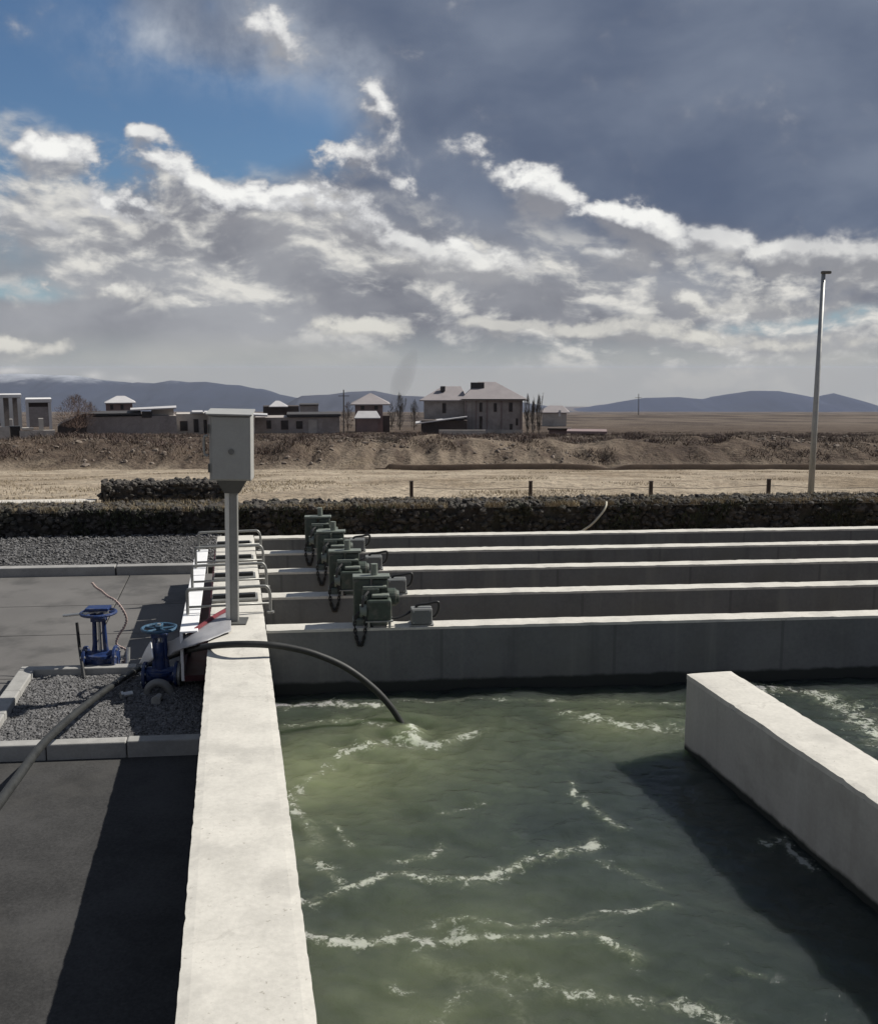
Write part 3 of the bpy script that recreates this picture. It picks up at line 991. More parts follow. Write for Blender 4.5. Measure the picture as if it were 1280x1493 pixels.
    base = nt.mix(mm, base, (0.150, 0.168, 0.095))
    # foam breaks into flecks
    k = nt.math('ADD', fo, nt.math('MULTIPLY', nt.math('SUBTRACT', n1, 0.5), 3.0))
    k = nt.math('ADD', k, nt.math('MULTIPLY', nt.math('SUBTRACT', n3, 0.5), 1.4))
    k = nt.math('ADD', k, nt.math('MULTIPLY', nt.math('SUBTRACT', n5, 0.53), 3.0))
    fm = nt.math('MULTIPLY', nt.smooth(k, 0.55, 1.15), nt.smooth(fo, 0.03, 0.35))
    froth = nt.math('MULTIPLY', nt.smooth(fo, 0.02, 0.8), nt.smooth(n1, 0.35, 0.7))
    base = nt.mix(nt.math('MULTIPLY', froth, 0.65), base, (0.21, 0.225, 0.16))
    c = nt.mix(nt.math('MULTIPLY', fm, 0.62), base, (0.46, 0.48, 0.42))
    nt.put(bs.inputs['Base Color'], c)
    nt.put(bs.inputs['Roughness'], nt.rng(fm, 0, 1, 0.07, 0.7))
    bs.inputs['IOR'].default_value = 1.33
    bs.inputs['Subsurface Weight'].default_value = 1.0
    bs.inputs['Subsurface Radius'].default_value = (0.42, 0.5, 0.34)
    bs.inputs['Subsurface Scale'].default_value = 1.6
    b1 = nt.bump(nt.noise(pos, 14, 5, 0.6, 0.5), 0.5, 0.02)
    nt.put(bs.inputs['Normal'], nt.bump(n3, 0.25, 0.004, b1))
    o = np_mesh('water', V, grid_faces(len(s), len(u)), m)
    for nm, arr in (('foam', foam), ('murk', murk)):
        at = o.data.attributes.new(nm, 'FLOAT', 'POINT')
        at.data.foreach_set('value', arr.astype(np.float32).ravel())
    tag(o, kind='structure')


build_water()

# ------------------------------------------------------------------ left yard
YARD = -0.5


def sheet(name, poly, z0, z1, m, **kw):
    o = MB().prism(poly, z0, z1).build(name, m)
    tag(o, kind='structure')
    return o


KT = YARD + 0.1
s_n0 = float(SU(P(140, 1083, KT))[0])         # near kerb front edge
s_f1 = float(SU(P(70, 970, KT))[0])           # far kerb back edge
u_l = float(SU(P(3, 1010, KT))[1])            # left kerb outer edge
sg0 = float(SU(P(100, 826, YARD + .11))[0])   # low wall in front of the gravel strip
sg1 = float(SU(P(100, 787, YARD))[0])         # foot of the stone wall
UL = -14.0
sheet('asphalt_yard', [K(S_BACK - 3, UL), K(S_BACK - 3, U0 - .004), K(s_n0, U0 - .004), K(s_n0, UL)], -0.56, YARD, M['asphalt'])
# concrete floor made of bays with joints
sl0, sl1 = s_f1, sg0
ss = [sl0, sl0 + (sl1 - sl0) * .33, sl0 + (sl1 - sl0) * .62, sl1]
mb = MB()
us = [UL, -6.2, -4.2, -2.6, -1.2, U0 - .004]
for a, b in zip(ss[:-1], ss[1:]):
    for c_, d in zip(us[:-1], us[1:]):
        mb.prism([K(a + .006, c_ + .006), K(a + .006, d - .006 if d < -1 else d), K(b - .006, d - .006 if d < -1 else d), K(b - .006, c_ + .006)], -0.56, YARD)
tag(mb.build('concrete_floor', M['slab'], bevel=0.004), kind='structure')
sheet('joint_bed', [K(sl0, UL), K(sl0, U0 - .004), K(sl1, U0 - .004), K(sl1, UL)], -0.57, YARD - .012, M['asphalt'])
# strip of yard left of the gravel bed
sheet('side_path', [K(s_n0 + .001, UL), K(s_n0 + .001, u_l - .001), K(s_f1 - .001, u_l - .001), K(s_f1 - .001, UL)], -0.56, YARD - .002, M['slab'])
# kerbs around the bed
KW = 0.09
kerb = empty('kerb', K(s_n0, u_l, YARD), 0, 'low grey concrete kerb edging the gravel bed beside the blue valves', 'kerb')
def kerb_run(a, b, c_, d, n):
    for i in range(n):
        if abs(b - a) > abs(d - c_):
            q0, q1 = a + (b - a) * i / n + .003, a + (b - a) * (i + 1) / n - .003
            poly = [K(q0, c_), K(q0, d), K(q1, d), K(q1, c_)]
        else:
            q0, q1 = c_ + (d - c_) * i / n + .003, c_ + (d - c_) * (i + 1) / n - .003
            poly = [K(a, q0), K(a, q1), K(b, q1), K(b, q0)]
        MB().prism(poly, -0.56, KT + random.uniform(-.004, .004)).build('kerb_stone', M['kerb'], kerb, bevel=0.008, world=True)
kerb_run(s_n0, s_n0 + KW, u_l, U0 - .01, 3)
kerb_run(s_f1 - KW, s_f1, u_l, u_l + 0.85, 1)
kerb_run(s_n0 + KW + .004, s_f1 - KW - .004, u_l, u_l + KW + .02, 3)
# gravel bed
GZ = YARD + 0.045
def pebbles(name, s0, s1, u0, u1, z, n, size, m, seed_label):
    mb_ = MB().prism([K(s0, u0), K(s0, u1), K(s1, u1), K(s1, u0)], -0.57, z - size * .5)
    c_ = np.array([K(a, b) for a, b in zip(rng.uniform(s0, s1, n), rng.uniform(u0, u1, n))])
    c_[:, 2] = z - size * .35 + rng.uniform(-.3, .7, n) * size + 0.025 * (fbm(c_[:, 0] / .4, c_[:, 1] / .4, 3, 3) - .5)
    V, Fc = rocks(c_, rng.uniform(.5, 1.25, n) * size)
    o = np_mesh(name, V, Fc, m, smooth=False)
    tag(o, seed_label, kind='stuff')
    b = mb_.build(name + '_bed', M['asphalt'])
    tag(b, kind='structure')
    return o
pebbles('gravel', s_n0 + KW + .005, s_f1 - KW - .01, u_l + KW + .02, U0 - .006, GZ, 22000, .010, M['gravel'], 'loose grey gravel filling the kerbed bed')
# low concrete edge wall and the gravel strip under the stone wall
edge = empty('edge_wall', K(sg0, -2, YARD), 0, 'low concrete edging wall of long panels before the far gravel strip', 'wall')
ue = [UL, -7.5, -5.2, -3.35, -1.35, U0 - .12]
for a, b in zip(ue[:-1], ue[1:]):
    MB().prism([K(sg0, a + .008), K(sg0, b - .008), K(sg0 + .14, b - .008), K(sg0 + .14, a + .008)], -0.56, YARD + 0.11 + random.uniform(-.01, .01)).build(
        'panel', M['kerb_edge'], edge, bevel=.008, world=True)
pebbles('gravel_strip', sg0 + .145, sg1 + .02, -8.5, U0 + .0, YARD + .05, 12000, .017, M['gravel'], 'grey gravel strip below the dark stone wall')

# ------------------------------------------------------------------ gabion walls
def gabion(label, s0, u0, u1, z0, z1, dep, size, seed):
    g = empty('gabion_wall', K(s0, (u0 + u1) / 2, z0), 0, label, 'stone wall')
    Lw = u1 - u0
    nf = int(Lw * (z1 - z0) / (size * size) * 0.75)
    ntp = int(Lw * dep / (size * size) * 0.55)
    cf = np.array([K(s0 + rng.uniform(.02, .07), rng.uniform(u0, u1), rng.uniform(z0, z1 - size * .3)) for _ in range(nf)])
    ct = np.array([K(s0 + rng.uniform(.03, dep), rng.uniform(u0, u1), z1 - size * .35 + rng.uniform(-.3, .3) * size) for _ in range(ntp)])
    c_ = np.concatenate([cf, ct])
    V, Fc = rocks(c_, rng.uniform(.40, .95, len(c_)) * size, 1, .8, .24)
    V = V - np.array(g.location)
    np_mesh('stones', V, Fc, M['stone'], smooth=False, parent=g)
    MB().prism([K(s0 + .09, u0 + .02), K(s0 + .09, u1 - .02), K(s0 + dep, u1 - .02), K(s0 + dep, u0 + .02)], z0, z1 - size * .7).build('core', M['stone'], g, world=True)
    mb_ = MB()
    t = .0015
    for uu in np.arange(u0, u1 + .01, .16):
        mb_.cyl(K(s0 - .012, uu, z0), K(s0 - .012, uu, z1 + .01), t, n=4)
        mb_.cyl(K(s0 - .012, uu, z1 + .012), K(s0 + dep, uu, z1 + .012), t, n=4)
    for zz in np.arange(z0 + .06, z1 + .02, .12):
        mb_.cyl(K(s0 - .016, u0, zz), K(s0 - .016, u1, zz), t, n=4)
    mb_.build('wire_mesh', M['wire'], g, world=True)
    return g


GTOP = PY(300, 741, float(K(sg1 + .05, -1)[1]))[2]
gabion('long dark stone gabion wall crossing behind the tank and the gravel strip', sg1, -7.5, 13.0, YARD - .05, GTOP, .75, .055, 1)
p0 = PY(145, 733, 14.6); p1 = PY(334, 733, 14.6)
s_up, u_a = SU(p0); _, u_b = SU(p1)
gabion('short upper stone gabion wall standing behind the long one at left', float(s_up), float(u_a), float(u_b) + .1, -0.45, PY(240, 706, 14.6)[2], .6, .055, 2)
# pale kerb left of the upper wall
kp = empty('pale_kerb', K(float(s_up), float(u_a) - 1.5, -.4), 0, 'pale concrete kerb strip left of the upper stone wall', 'kerb')
MB().prism([K(float(s_up) - .3, -8), K(float(s_up) - .3, float(u_a) - .05), K(float(s_up) + .1, float(u_a) - .05), K(float(s_up) + .1, -8)], -.5, PY(70, 731, 14.4)[2]).build('kerb_top', M['pale_stone'], kp, world=True)

# ------------------------------------------------------------------ dry grass and scrub (stuff)
def blades(name, base, h, w, m, label, lean=.35):
    n = len(base)
    a = rng.uniform(0, 2 * math.pi, n)
    hh = h * rng.uniform(.4, 1.2, n)
    dx, dy = np.cos(a) * w, np.sin(a) * w
    lx, ly = rng.normal(0, lean, n) * hh, rng.normal(0, lean, n) * hh
    v0 = base + np.stack([-dx, -dy, 0 * dx - .02], 1)
    v1 = base + np.stack([dx, dy, 0 * dx - .02], 1)
    v2 = base + np.stack([lx, ly, hh], 1)
    V = np.stack([v0, v1, v2], 1).reshape(-1, 3)
    Fc = np.arange(3 * n).reshape(-1, 3)
    o = np_mesh(name, V, Fc, m, smooth=False)
    tag(o, label, kind='stuff')
    return o


n = 26000
uu, sv = rng.uniform(-7, 9.5, n), rng.uniform(.25, 1.3, n) + sg1 + .1
b = np.array([K(a, c_) for a, c_ in zip(sv, uu)])
b[:, 2] = np.where(sv < sg1 + .85, GTOP - .02, terrain_z(b[:, 0], b[:, 1]))
keep = fbm(uu / .5, sv * 2, 3, 8) > .40
blades('dry_grass', b[keep], .06, .005, M['dry'], 'dry straw grass along the top of the stone wall')
# scrub on the bank: tufts
n = 9000
uf = rng.uniform(-7.3, 9.8, n)
zf = rng.uniform(YARD + .02, GTOP, n)
kp_ = fbm(uf / .35, zf / .5, 3, 18) > .5
b = np.array([K(sg1 - .005, u_, z_) for u_, z_ in zip(uf, zf)])[kp_]
blades('creeper', b, .05, .012, M['olive'], 'dark olive creeper leaves clinging to the face of the long stone wall', .5)
n = 14000
uf = rng.uniform(-7.3, 9.8, n)
kp_ = fbm(uf / .3, uf * 0, 3, 28) > .38
b = np.array([K(sg1 + .02 + v_, u_, GTOP - .03) for u_, v_ in zip(uf, rng.uniform(0, .12, n))])[kp_]
blades('grass_fringe', b, .075, .006, M['dry'], 'straw coloured grass fringe on the front edge of the long stone wall', .5)
n = 130000
yy = rng.uniform(59, 170, n)
xx = rng.uniform(-.52, .52, n) * yy
keep = fbm(xx / 3, yy / 5, 4, 14) > .5 + .12 * np.exp(-((xx - 3) / 8) ** 2)
b = np.stack([xx, yy, terrain_z(xx, yy)], 1)[keep]
blades('dry_scrub', b, .26, .03, M['scrub'], 'dry brown scrub covering the rough bank below the houses', .6)
n = 5200
yy = rng.uniform(58, 120, n)
xx = rng.uniform(-.5, .5, n) * yy
kp_ = fbm(xx / 4 + 5, yy / 6, 4, 54) > .52
c_ = np.stack([xx, yy, terrain_z(xx, yy) + .02], 1)[kp_]
V, Fc = rocks(c_, rng.uniform(.04, .20, len(c_)) * rng.uniform(.5, 1.3, len(c_)), 0, .7)
tag(np_mesh('rubble', V, Fc, M['rubble'], smooth=False), 'loose brown rubble strewn over the bank below the houses', kind='stuff')
cl = []
for _ in range(420):
    y = rng.uniform(60, 150)
    x = rng.uniform(-.5, .5) * y
    if 0 - 8 < x < 12 and y < 75 and rng.uniform() < .7:
        continue
    r_ = rng.uniform(.5, 1.5)
    k = int(90 * r_)
    a_ = rng.uniform(0, 2 * math.pi, k)
    d_ = r_ * np.sqrt(rng.uniform(0, 1, k))
    px_, py_ = x + d_ * np.cos(a_), y + d_ * np.sin(a_) * .7
    cl.append(np.stack([px_, py_, terrain_z(px_, py_) + rng.uniform(0, .28, k) * r_ * (1 - d_ / r_)], 1))
blades('red_scrub', np.concatenate(cl), .38, .028, M['redscrub'], 'red brown scrub clumps dotted over the rough bank below the houses', .8)
n = 50000
yy = rng.uniform(18, 56, n)
xx = rng.uniform(-.5, .5, n) * yy
kk = fbm(xx / 2.5, yy / 4, 4, 44)
left = np.abs(xx / yy - (-.22 + (yy - 17) * .0035)) < .05 + .04 * kk
keep = (kk > .62) | ((left) & (kk > .40) & (yy < 45))
b = np.stack([xx, yy, terrain_z(xx, yy)], 1)[keep]
blades('field_weeds', b, .07, .011, M['dry'], 'sparse dry weeds on the tan field', .6)

#@@OBJECTS
# ------------------------------------------------------------------ control box on its post
bp = P(341, 907, 0)
cb = empty('control_box', (bp[0], bp[1], 0.0), ROTC, 'grey metal control box on a square post at the tank wall', 'control box')
BY = bp[1]
zb, ztp = PY(338, 699, BY)[2], PY(338, 605, BY)[2]
wbx = (371 - 310) / F * math.hypot(BY, 1) * 1.0
MB().box((0, 0, .006), (.19, .19, .012)).build('base_plate', M['post_grey'], cb, bevel=.002)
MB().box((0.008, 0, zb / 2 + .01), (.052, .07, zb)).build('post', M['post_silver'], cb, bevel=.004)
MB().box((-.036, -.012, zb / 2 + .01), (.034, .04, zb)).build('conduit', M['pvc'], cb, bevel=.008)
MB().raw([(-.05, -.06, zb - .09), (.05, -.06, zb - .09), (.05, .05, zb - .09), (-.05, .05, zb - .09), (-.10, -.09, zb), (.10, -.09, zb), (.10, .08, zb), (-.10, .08, zb)],
         [(0, 1, 2, 3), (4, 5, 6, 7), (0, 1, 5, 4), (1, 2, 6, 5), (2, 3, 7, 6), (3, 0, 4, 7)]).build('bracket', M['post_grey'], cb)
bx0 = (338.5 - 339) / F * BY
MB().box((bx0, 0, (zb + ztp) / 2 + .002), (wbx - .012, .20, ztp - zb)).build('enclosure', M['box_grey'], cb, bevel=.006)
dr = MB().box((bx0 + .008, -.108, (zb + ztp) / 2 + .002), (wbx - .03, .014, ztp - zb - .02)).build('door', M['box_grey'], cb, bevel=.004)
MB().cyl((bx0 + .008, -.115, (zb + ztp) / 2 - .02), (bx0 + .008, -.124, (zb + ztp) / 2 - .02), .02, n=20).build('lock', M['galv_dull'], dr)
for zz in (zb + .09, ztp - .09):
    hg = MB()
    hg.cyl((bx0 - wbx / 2 + .004, -.112, zz - .03), (bx0 - wbx / 2 + .004, -.112, zz + .03), .007, n=10)
    hg.build('hinge', M['post_grey'], dr)
MB().raw([(bx0 - wbx / 2 - .012, -.135, ztp + .004), (bx0 + wbx / 2 + .004, -.135, ztp + .002), (bx0 + wbx / 2 + .004, .11, ztp + .03), (bx0 - wbx / 2 - .012, .11, ztp + .03),
          (bx0 - wbx / 2 - .012, -.135, ztp + .014), (bx0 + wbx / 2 + .004, -.135, ztp + .012), (bx0 + wbx / 2 + .004, .11, ztp + .04), (bx0 - wbx / 2 - .012, .11, ztp + .04)],
         [(0, 1, 2, 3), (4, 5, 6, 7), (0, 1, 5, 4), (1, 2, 6, 5), (2, 3, 7, 6), (3, 0, 4, 7)]).build('rain_hood', M['box_grey'], cb)
pi = MB()
pi.tube(spline([(-wbx / 2 - .012, -.05, ztp - .14), (-wbx / 2 - .035, -.05, ztp - .15), (-wbx / 2 - .04, -.05, ztp - .2), (-wbx / 2 - .035, -.05, ztp - .27), (-wbx / 2 - .012, -.05, ztp - .28)], 6), .008, 8)
pi.build('handle', M['galv'], cb)

cb.rotation_euler.y = R(1.3)
# ------------------------------------------------------------------ hoops over wall and trough
HL = ['low steel pipe hoop nearest the control box', 'second low steel pipe hoop behind the control box', 'third low steel pipe hoop along the white trough',
      'farthest low steel pipe hoop at the end of the trough']
def ab(s, t, z): return A3 * s + B3 * t + np.array([0, 0, z])
S0 = float(SU(P(383, 894, 0))[0])
hoop = None
for i, sv in enumerate((S0, S0 + .86, S0 + 1.68, S0 + 2.5)):
    if hoop is None:
        hoop = empty('pipe_hoop', ab(sv, 0, 0), 0, HL[i], 'railing', 'steel pipe hoops over the trough')
        r_ = .012
        pts = [ab(0, -.37, -.35), ab(0, -.37, .14), ab(0, -.365, .185), ab(0, -.33, .2), ab(0, 0, .2), ab(0, .17, .2), ab(0, .205, .19), ab(0, .222, .155), ab(0, .226, .10), ab(0, .226, 0)]
        MB().tube(spline(pts, 5), r_, 10).build('hoop', M['rail'], hoop, smooth=True)
        MB().cyl(ab(-.02, .226, 0), ab(-.02, .226, .012), .028, n=14).build('foot', M['rail'], hoop)
        MB().cyl(ab(0.03, -.37, .06), ab(0.03, .226, .06), .009, n=10).build('crossbar', M['rail'], hoop, smooth=True)
    else:
        h2 = copy_tree(hoop)
        h2.location = [float(v) for v in ab(sv, 0, 0)]
        tag(h2, HL[i], 'railing', 'steel pipe hoops over the trough')
# slot covers lying across the wall top
CL = ['narrow steel cover strip nearest the control box, across the wall top', 'second narrow steel cover strip across the wall top', 'third narrow steel cover strip across the wall top',
      'farthest narrow steel cover strip across the wall top']
strip = None
for i, sv in enumerate((S0 + .35, S0 + 1.15, S0 + 1.95, S0 + 2.7)):
    if strip is None:
        strip = empty('cover_strip', ab(sv, 0, 0), 0, CL[i], 'cover strip', 'steel strips across the wall top')
        MB().prism([ab(0, T0 + .004, 0), ab(0, T1 - .03, 0), ab(.22, T1 - .03, 0), ab(.22, T0 + .004, 0)], .004, .022).build('plate', M['rail'], strip, bevel=.003)
        MB().prism([ab(.06, T0 + .01, 0), ab(.06, T1 - .05, 0), ab(.12, T1 - .05, 0), ab(.12, T0 + .01, 0)], .0225, .05).build('rib', M['black_steel'], strip, bevel=.003)
    else:
        c2 = copy_tree(strip)
        c2.location = [float(v) for v in ab(sv, 0, 0)]
        tag(c2, CL[i], 'cover strip', 'steel strips across the wall top')

# ------------------------------------------------------------------ white trough with red liner
st0, st1 = float(SU(P(258, 922, 0))[0]), S0 + 2.6
tr = empty('trough', ab(st0, -.3, YARD), 0, 'white metal trough with dark red inside, hung along the left of the tank wall', 'trough')
mb = MB()
n_ = 5
for i in range(n_):
    a0, a1 = st0 + (st1 - st0) * i / n_ + .012, st0 + (st1 - st0) * (i + 1) / n_ - .012
    mb.prism([ab(a0, -.405, 0), ab(a0, -.385, 0), ab(a1, -.385, 0), ab(a1, -.405, 0)], -.34, .0)
    mb.prism([ab(a0, -.405, 0), ab(a0, -.285, 0), ab(a1, -.285, 0), ab(a1, -.405, 0)], .0005, .014)
mb.build('side_panel', M['white'], tr, bevel=.003, world=True)
MB().prism([ab(st0, -.384, 0), ab(st0, T0 - .012, 0), ab(st1, T0 - .012, 0), ab(st1, -.384, 0)], -.34, -.30).build('floor_panel', M['liner'], tr, world=True)
MB().prism([ab(st0, T0 - .0115, 0), ab(st0, T0 - .003, 0), ab(st1, T0 - .003, 0), ab(st1, T0 - .0115, 0)], -.34, -.005).build('wall_panel', M['liner'], tr, world=True)
leg = MB()
for sv in (st0 + .3, st0 + 1.6, st0 + 2.9):
    leg = MB()
    leg.prism([ab(sv, -.40, 0), ab(sv, -.36, 0), ab(sv + .04, -.36, 0), ab(sv + .04, -.40, 0)], YARD, -.341)
    leg.build('leg', M['rail'], tr, world=True)

# ------------------------------------------------------------------ grey sheet draped over the trough end
up_ = [(337, 888, .02), (318, 901, .018), (300, 912, .012), (284, 921, -.01), (262, 930, -.06), (246, 936, -.14), (236, 940, -.20)]
lo_ = [(337, 921, .014), (318, 928, .014), (300, 935, .010), (282, 942, -.02), (264, 949, -.10), (250, 955, -.20), (242, 960, -.26)]
ue_, le_ = spline([P(*q) for q in up_], 8), spline([P(*q) for q in lo_], 8)
rows = 12
V = []
for a_, b_ in zip(ue_, le_):
    for k in range(rows):
        t = k / (rows - 1)
        q = a_ * (1 - t) + b_ * t
        V.append(q)
V = np.array(V)
V[:, 2] += (fbm(V[:, 0] / .1, V[:, 1] / .15, 3, 61) - .35) * .02
o = np_mesh('plastic_sheet', V, grid_faces(len(ue_), rows), M['sheet'])
sm = o.modifiers.new('solid', 'SOLIDIFY'); sm.thickness = .004; sm.offset = 1
tag(o, 'pale grey plastic sheet draped from the tank wall over the trough end', 'sheet')
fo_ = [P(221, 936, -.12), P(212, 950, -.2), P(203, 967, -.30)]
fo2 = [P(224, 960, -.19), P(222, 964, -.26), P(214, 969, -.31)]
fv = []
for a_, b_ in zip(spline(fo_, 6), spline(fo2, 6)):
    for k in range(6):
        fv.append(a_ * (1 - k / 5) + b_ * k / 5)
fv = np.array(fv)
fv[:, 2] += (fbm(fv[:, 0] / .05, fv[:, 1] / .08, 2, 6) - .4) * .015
o = np_mesh('sheet_lit_flap', fv, grid_faces(13, 6), M['white'])  # white colour stands for sun on the lower end of the grey sheet
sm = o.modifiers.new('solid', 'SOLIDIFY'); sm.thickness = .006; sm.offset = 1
tag(o, 'sunlit grey sheet scrap leaning behind the near blue valve', 'flap')
rd = [P(340, 884, .035), P(314, 899, .03), P(292, 914, .012), P(276, 925, -.02)]
rs = MB().tube(spline(rd, 8), [.004] + [.018] * 23 + [.006], 8).build('red_strap', M['red'])
tag(rs, 'dark red rolled strap lying along the upper edge of the grey sheet', 'strap')

# ------------------------------------------------------------------ green gate actuators with chains, and the junction boxes beside them
AL = ['green gate actuator on the nearest channel wall, largest of the row', 'green gate actuator on the second channel wall', 'green gate actuator on the middle channel wall',
      'green gate actuator on the fourth channel wall, farthest of the row']
JL = ['grey junction box with black bracket on the nearest channel wall', 'grey junction box with black bracket on the second channel wall',
      'grey junction box with black bracket on the middle channel wall', 'grey junction box with black bracket on the fourth channel wall']
pa = P(541, 908, 0)
s_a, u_a1 = SU(pa)
off_a = float(s_a) - CROSS_S[0]
pj = P(612, 913, 0)
s_j, u_j1 = SU(pj)
ACT_X = [541, 504, 483, 464]
JUN_X = [613, 580, 545, 521]
WALL_Y = [908, 866, 829.5, 803]


def make_actuator():
    r = empty('gate_actuator', (0, 0, 0), ROTC)
    MB().box((-.01, .03, .02), (.22, .14, .04)).build('base_plate', M['green_lt'], r, bevel=.004)
    MB().box((-.06, .06, .17), (.11, .10, .27)).build('rear_housing', M['green'], r, bevel=.012)
    MB().box((.0, .06, .315), (.235, .11, .018)).build('top_plate', M['green_lt'], r, bevel=.004)
    MB().box((.055, .065, .2), (.10, .09, .2)).build('gear_case', M['green'], r, bevel=.012)
    MB().box((.02, .005, .255), (.15, .06, .014)).build('middle_plate', M['green_lt'], r, bevel=.004)
    MB().box((-.005, .0, .15), (.11, .07, .20)).build('neck', M['green'], r, bevel=.01)
    cv = MB()
    cv.box((.045, -.055, .115), (.155, .11, .145))
    cv.build('motor_cover', M['green'], r, bevel=.016)
    MB().box((.055, -.05, .206), (.11, .07, .02)).build('cover_cap', M['green_lt'], r, bevel=.006)
    MB().cyl((-.032, -.075, .11), (-.075, -.075, .11), .045, n=20).build('chain_wheel', M['green_lt'], r)
    MB().cyl((-.045, -.03, .19), (-.045, -.055, .19), .02, n=14).build('gauge', M['green_lt'], r)
    sc_ = MB()
    for q in ((-.02, -.1, .03), (.11, -.1, .03), (.11, -.01, .03)):
        sc_.cyl((q[0], q[1], 0.0), (q[0], q[1], .045), .008, n=8)
    sc_.box((.045, -.055, .043), (.17, .12, .008))
    sc_.build('footing', M['galv'], r)
    mt = MB()
    mt.cyl((.10, .055, .17), (.155, .055, .17), .062, n=20)
    mt.cyl((.155, .055, .17), (.175, .055, .17), .052, .045, n=20)
    mt.build('motor', M['green'], r, bevel=.004)
    MB().cyl((.02, .06, .322), (.02, .06, .40), .022, n=14).build('stem_tube', M['green_lt'], r)
    MB().tube(spline([(-.02, -.03, .23), (-.05, -.09, .20), (-.06, -.10, .12), (-.03, -.10, .05), (.0, -.08, .0)], 5), .009, 8).build('conduit', M['black_rubber'], r)
    # hand chain: oval links round a long loop
    ch = MB()
    N = 26
    for i in range(N):
        t = 2 * math.pi * i / N
        x, z = -.075 + .032 * math.sin(t) * (1.0 + .25 * math.cos(t)), -.005 + .108 * math.cos(t)
        dx, dz = .032 * math.cos(t), -.108 * math.sin(t)
        L_ = math.hypot(dx, dz); dx, dz = dx / L_, dz / L_
        y = -.105
        l = .02
        w = .008
        nx, nz = -dz, dx
        pts = []
        for k in range(9):
            q = 2 * math.pi * k / 8
            if i % 2:
                pts.append((x + dx * l * math.cos(q) + nx * w * math.sin(q), y, z + dz * l * math.cos(q) + nz * w * math.sin(q)))
            else:
                pts.append((x + dx * l * math.cos(q), y + w * math.sin(q), z + dz * l * math.cos(q)))
        ch.tube(pts, .004, 5, cap=False)
    ch.build('hand_chain', M['black_steel'], r)
    MB().tube(spline([(.12, -.06, .05), (.17, -.055, .055), (.24, -.03, .085), (.262, -.02, .09)], 6), .009, 8).build('cable', M['black_rubber'], r)
    return r


def make_junction():
    r = empty('junction_box', (0, 0, 0), ROTC)
    MB().box((0, 0, .062), (.15, .10, .112)).build('case', M['junction'], r, bevel=.008)
    ld = MB().box((0, -.056, .062), (.14, .010, .102)).build('lid', M['junction'], r, bevel=.004)
    for sx in (-.058, .058):
        for sz in (.022, .102):
            MB().cyl((sx, -.0615, sz), (sx, -.066, sz), .006, n=8).build('screw', M['galv'], ld)
    MB().box((0, 0, .003), (.17, .12, .006)).build('mount', M['galv'], r)
    ar = MB()
    ar.tube(spline([(-.04, .0, .119), (-.02, .0, .136), (.05, .0, .145), (.11, .0, .155), (.125, .0, .14), (.12, .0, .09), (.10, .0, .055), (.076, .0, .045)], 5), .010, 8)
    ar.build('bracket', M['black_steel'], r, smooth=True)
    return r


a0_, j0_ = make_actuator(), make_junction()
for i in range(4):
    o = a0_ if i == 0 else copy_tree(a0_)
    q = P(ACT_X[i], WALL_Y[i], 0)
    sq, uq = SU(q)
    o.location = [float(v) for v in K(CROSS_S[i] + .10, uq, .0)]
    o.scale = (1.12, 1.0, 1.06)
    tag(o, AL[i], 'actuator', 'green gate actuators along the channel walls')
    o = j0_ if i == 0 else copy_tree(j0_)
    q = P(JUN_X[i], WALL_Y[i], 0)
    sq, uq = SU(q)
    o.location = [float(v) for v in K(CROSS_S[i] + .075, uq, .002)]
    tag(o, JL[i], 'junction box', 'junction boxes along the channel walls')

# ------------------------------------------------------------------ valves on the gravel
def make_valve(name, loc, label, hw_mat, wheel_r, H):
    v = empty(name, loc, ROTC, label, 'valve')
    bd = MB()
    bd.cyl((0, 0, .03), (0, 0, .10), .075, .085, 22)
    bd.cyl((-.10, 0, .085), (.10, 0, .085), .062, n=22)
    bd.build('body', M['blue'], v, bevel=.004)
    for sx in (-1, 1):
        fl = MB().cyl((sx * .10, 0, .085), (sx * .122, 0, .085), .098, n=26)
        f_ = fl.build('flange', M['blue'], v, bevel=.003)
        for k in range(8):
            t = 2 * math.pi * (k + .5) / 8
            bl = MB()
            bl.cyl((sx * .095, .08 * math.cos(t), .085 + .08 * math.sin(t)), (sx * .132, .08 * math.cos(t), .085 + .08 * math.sin(t)), .009, n=6)
            bl.build('bolt', M['steel'], f_)
    MB().cyl((0, 0, .10), (0, 0, .125), .10, n=24).build('bonnet_flange', M['blue'], v, bevel=.003)
    yk = MB()
    yk.tube([(-.045, 0, .12), (-.038, 0, .2), (-.034, 0, H - .05)], [.022, .018, .016], 10)
    yk.tube([(.045, 0, .12), (.038, 0, .2), (.034, 0, H - .05)], [.022, .018, .016], 10)
    yk.box((0, 0, H - .05), (.11, .06, .03))
    yk.build('yoke', M['blue'], v, bevel=.003)
    MB().cyl((0, 0, .12), (0, 0, H + .035), .012, n=12).build('stem', M['steel'], v)
    w = MB()
    w.ring((0, 0, H), wheel_r, .012)
    for k in range(5):
        t = 2 * math.pi * k / 5 + .3
        w.cyl((.02 * math.cos(t), .02 * math.sin(t), H - .004), (wheel_r * math.cos(t), wheel_r * math.sin(t), H), .009, n=8)
    w.cyl((0, 0, H - .03), (0, 0, H + .02), .028, n=16)
    w.build('handwheel', hw_mat, v, smooth=False)
    return v


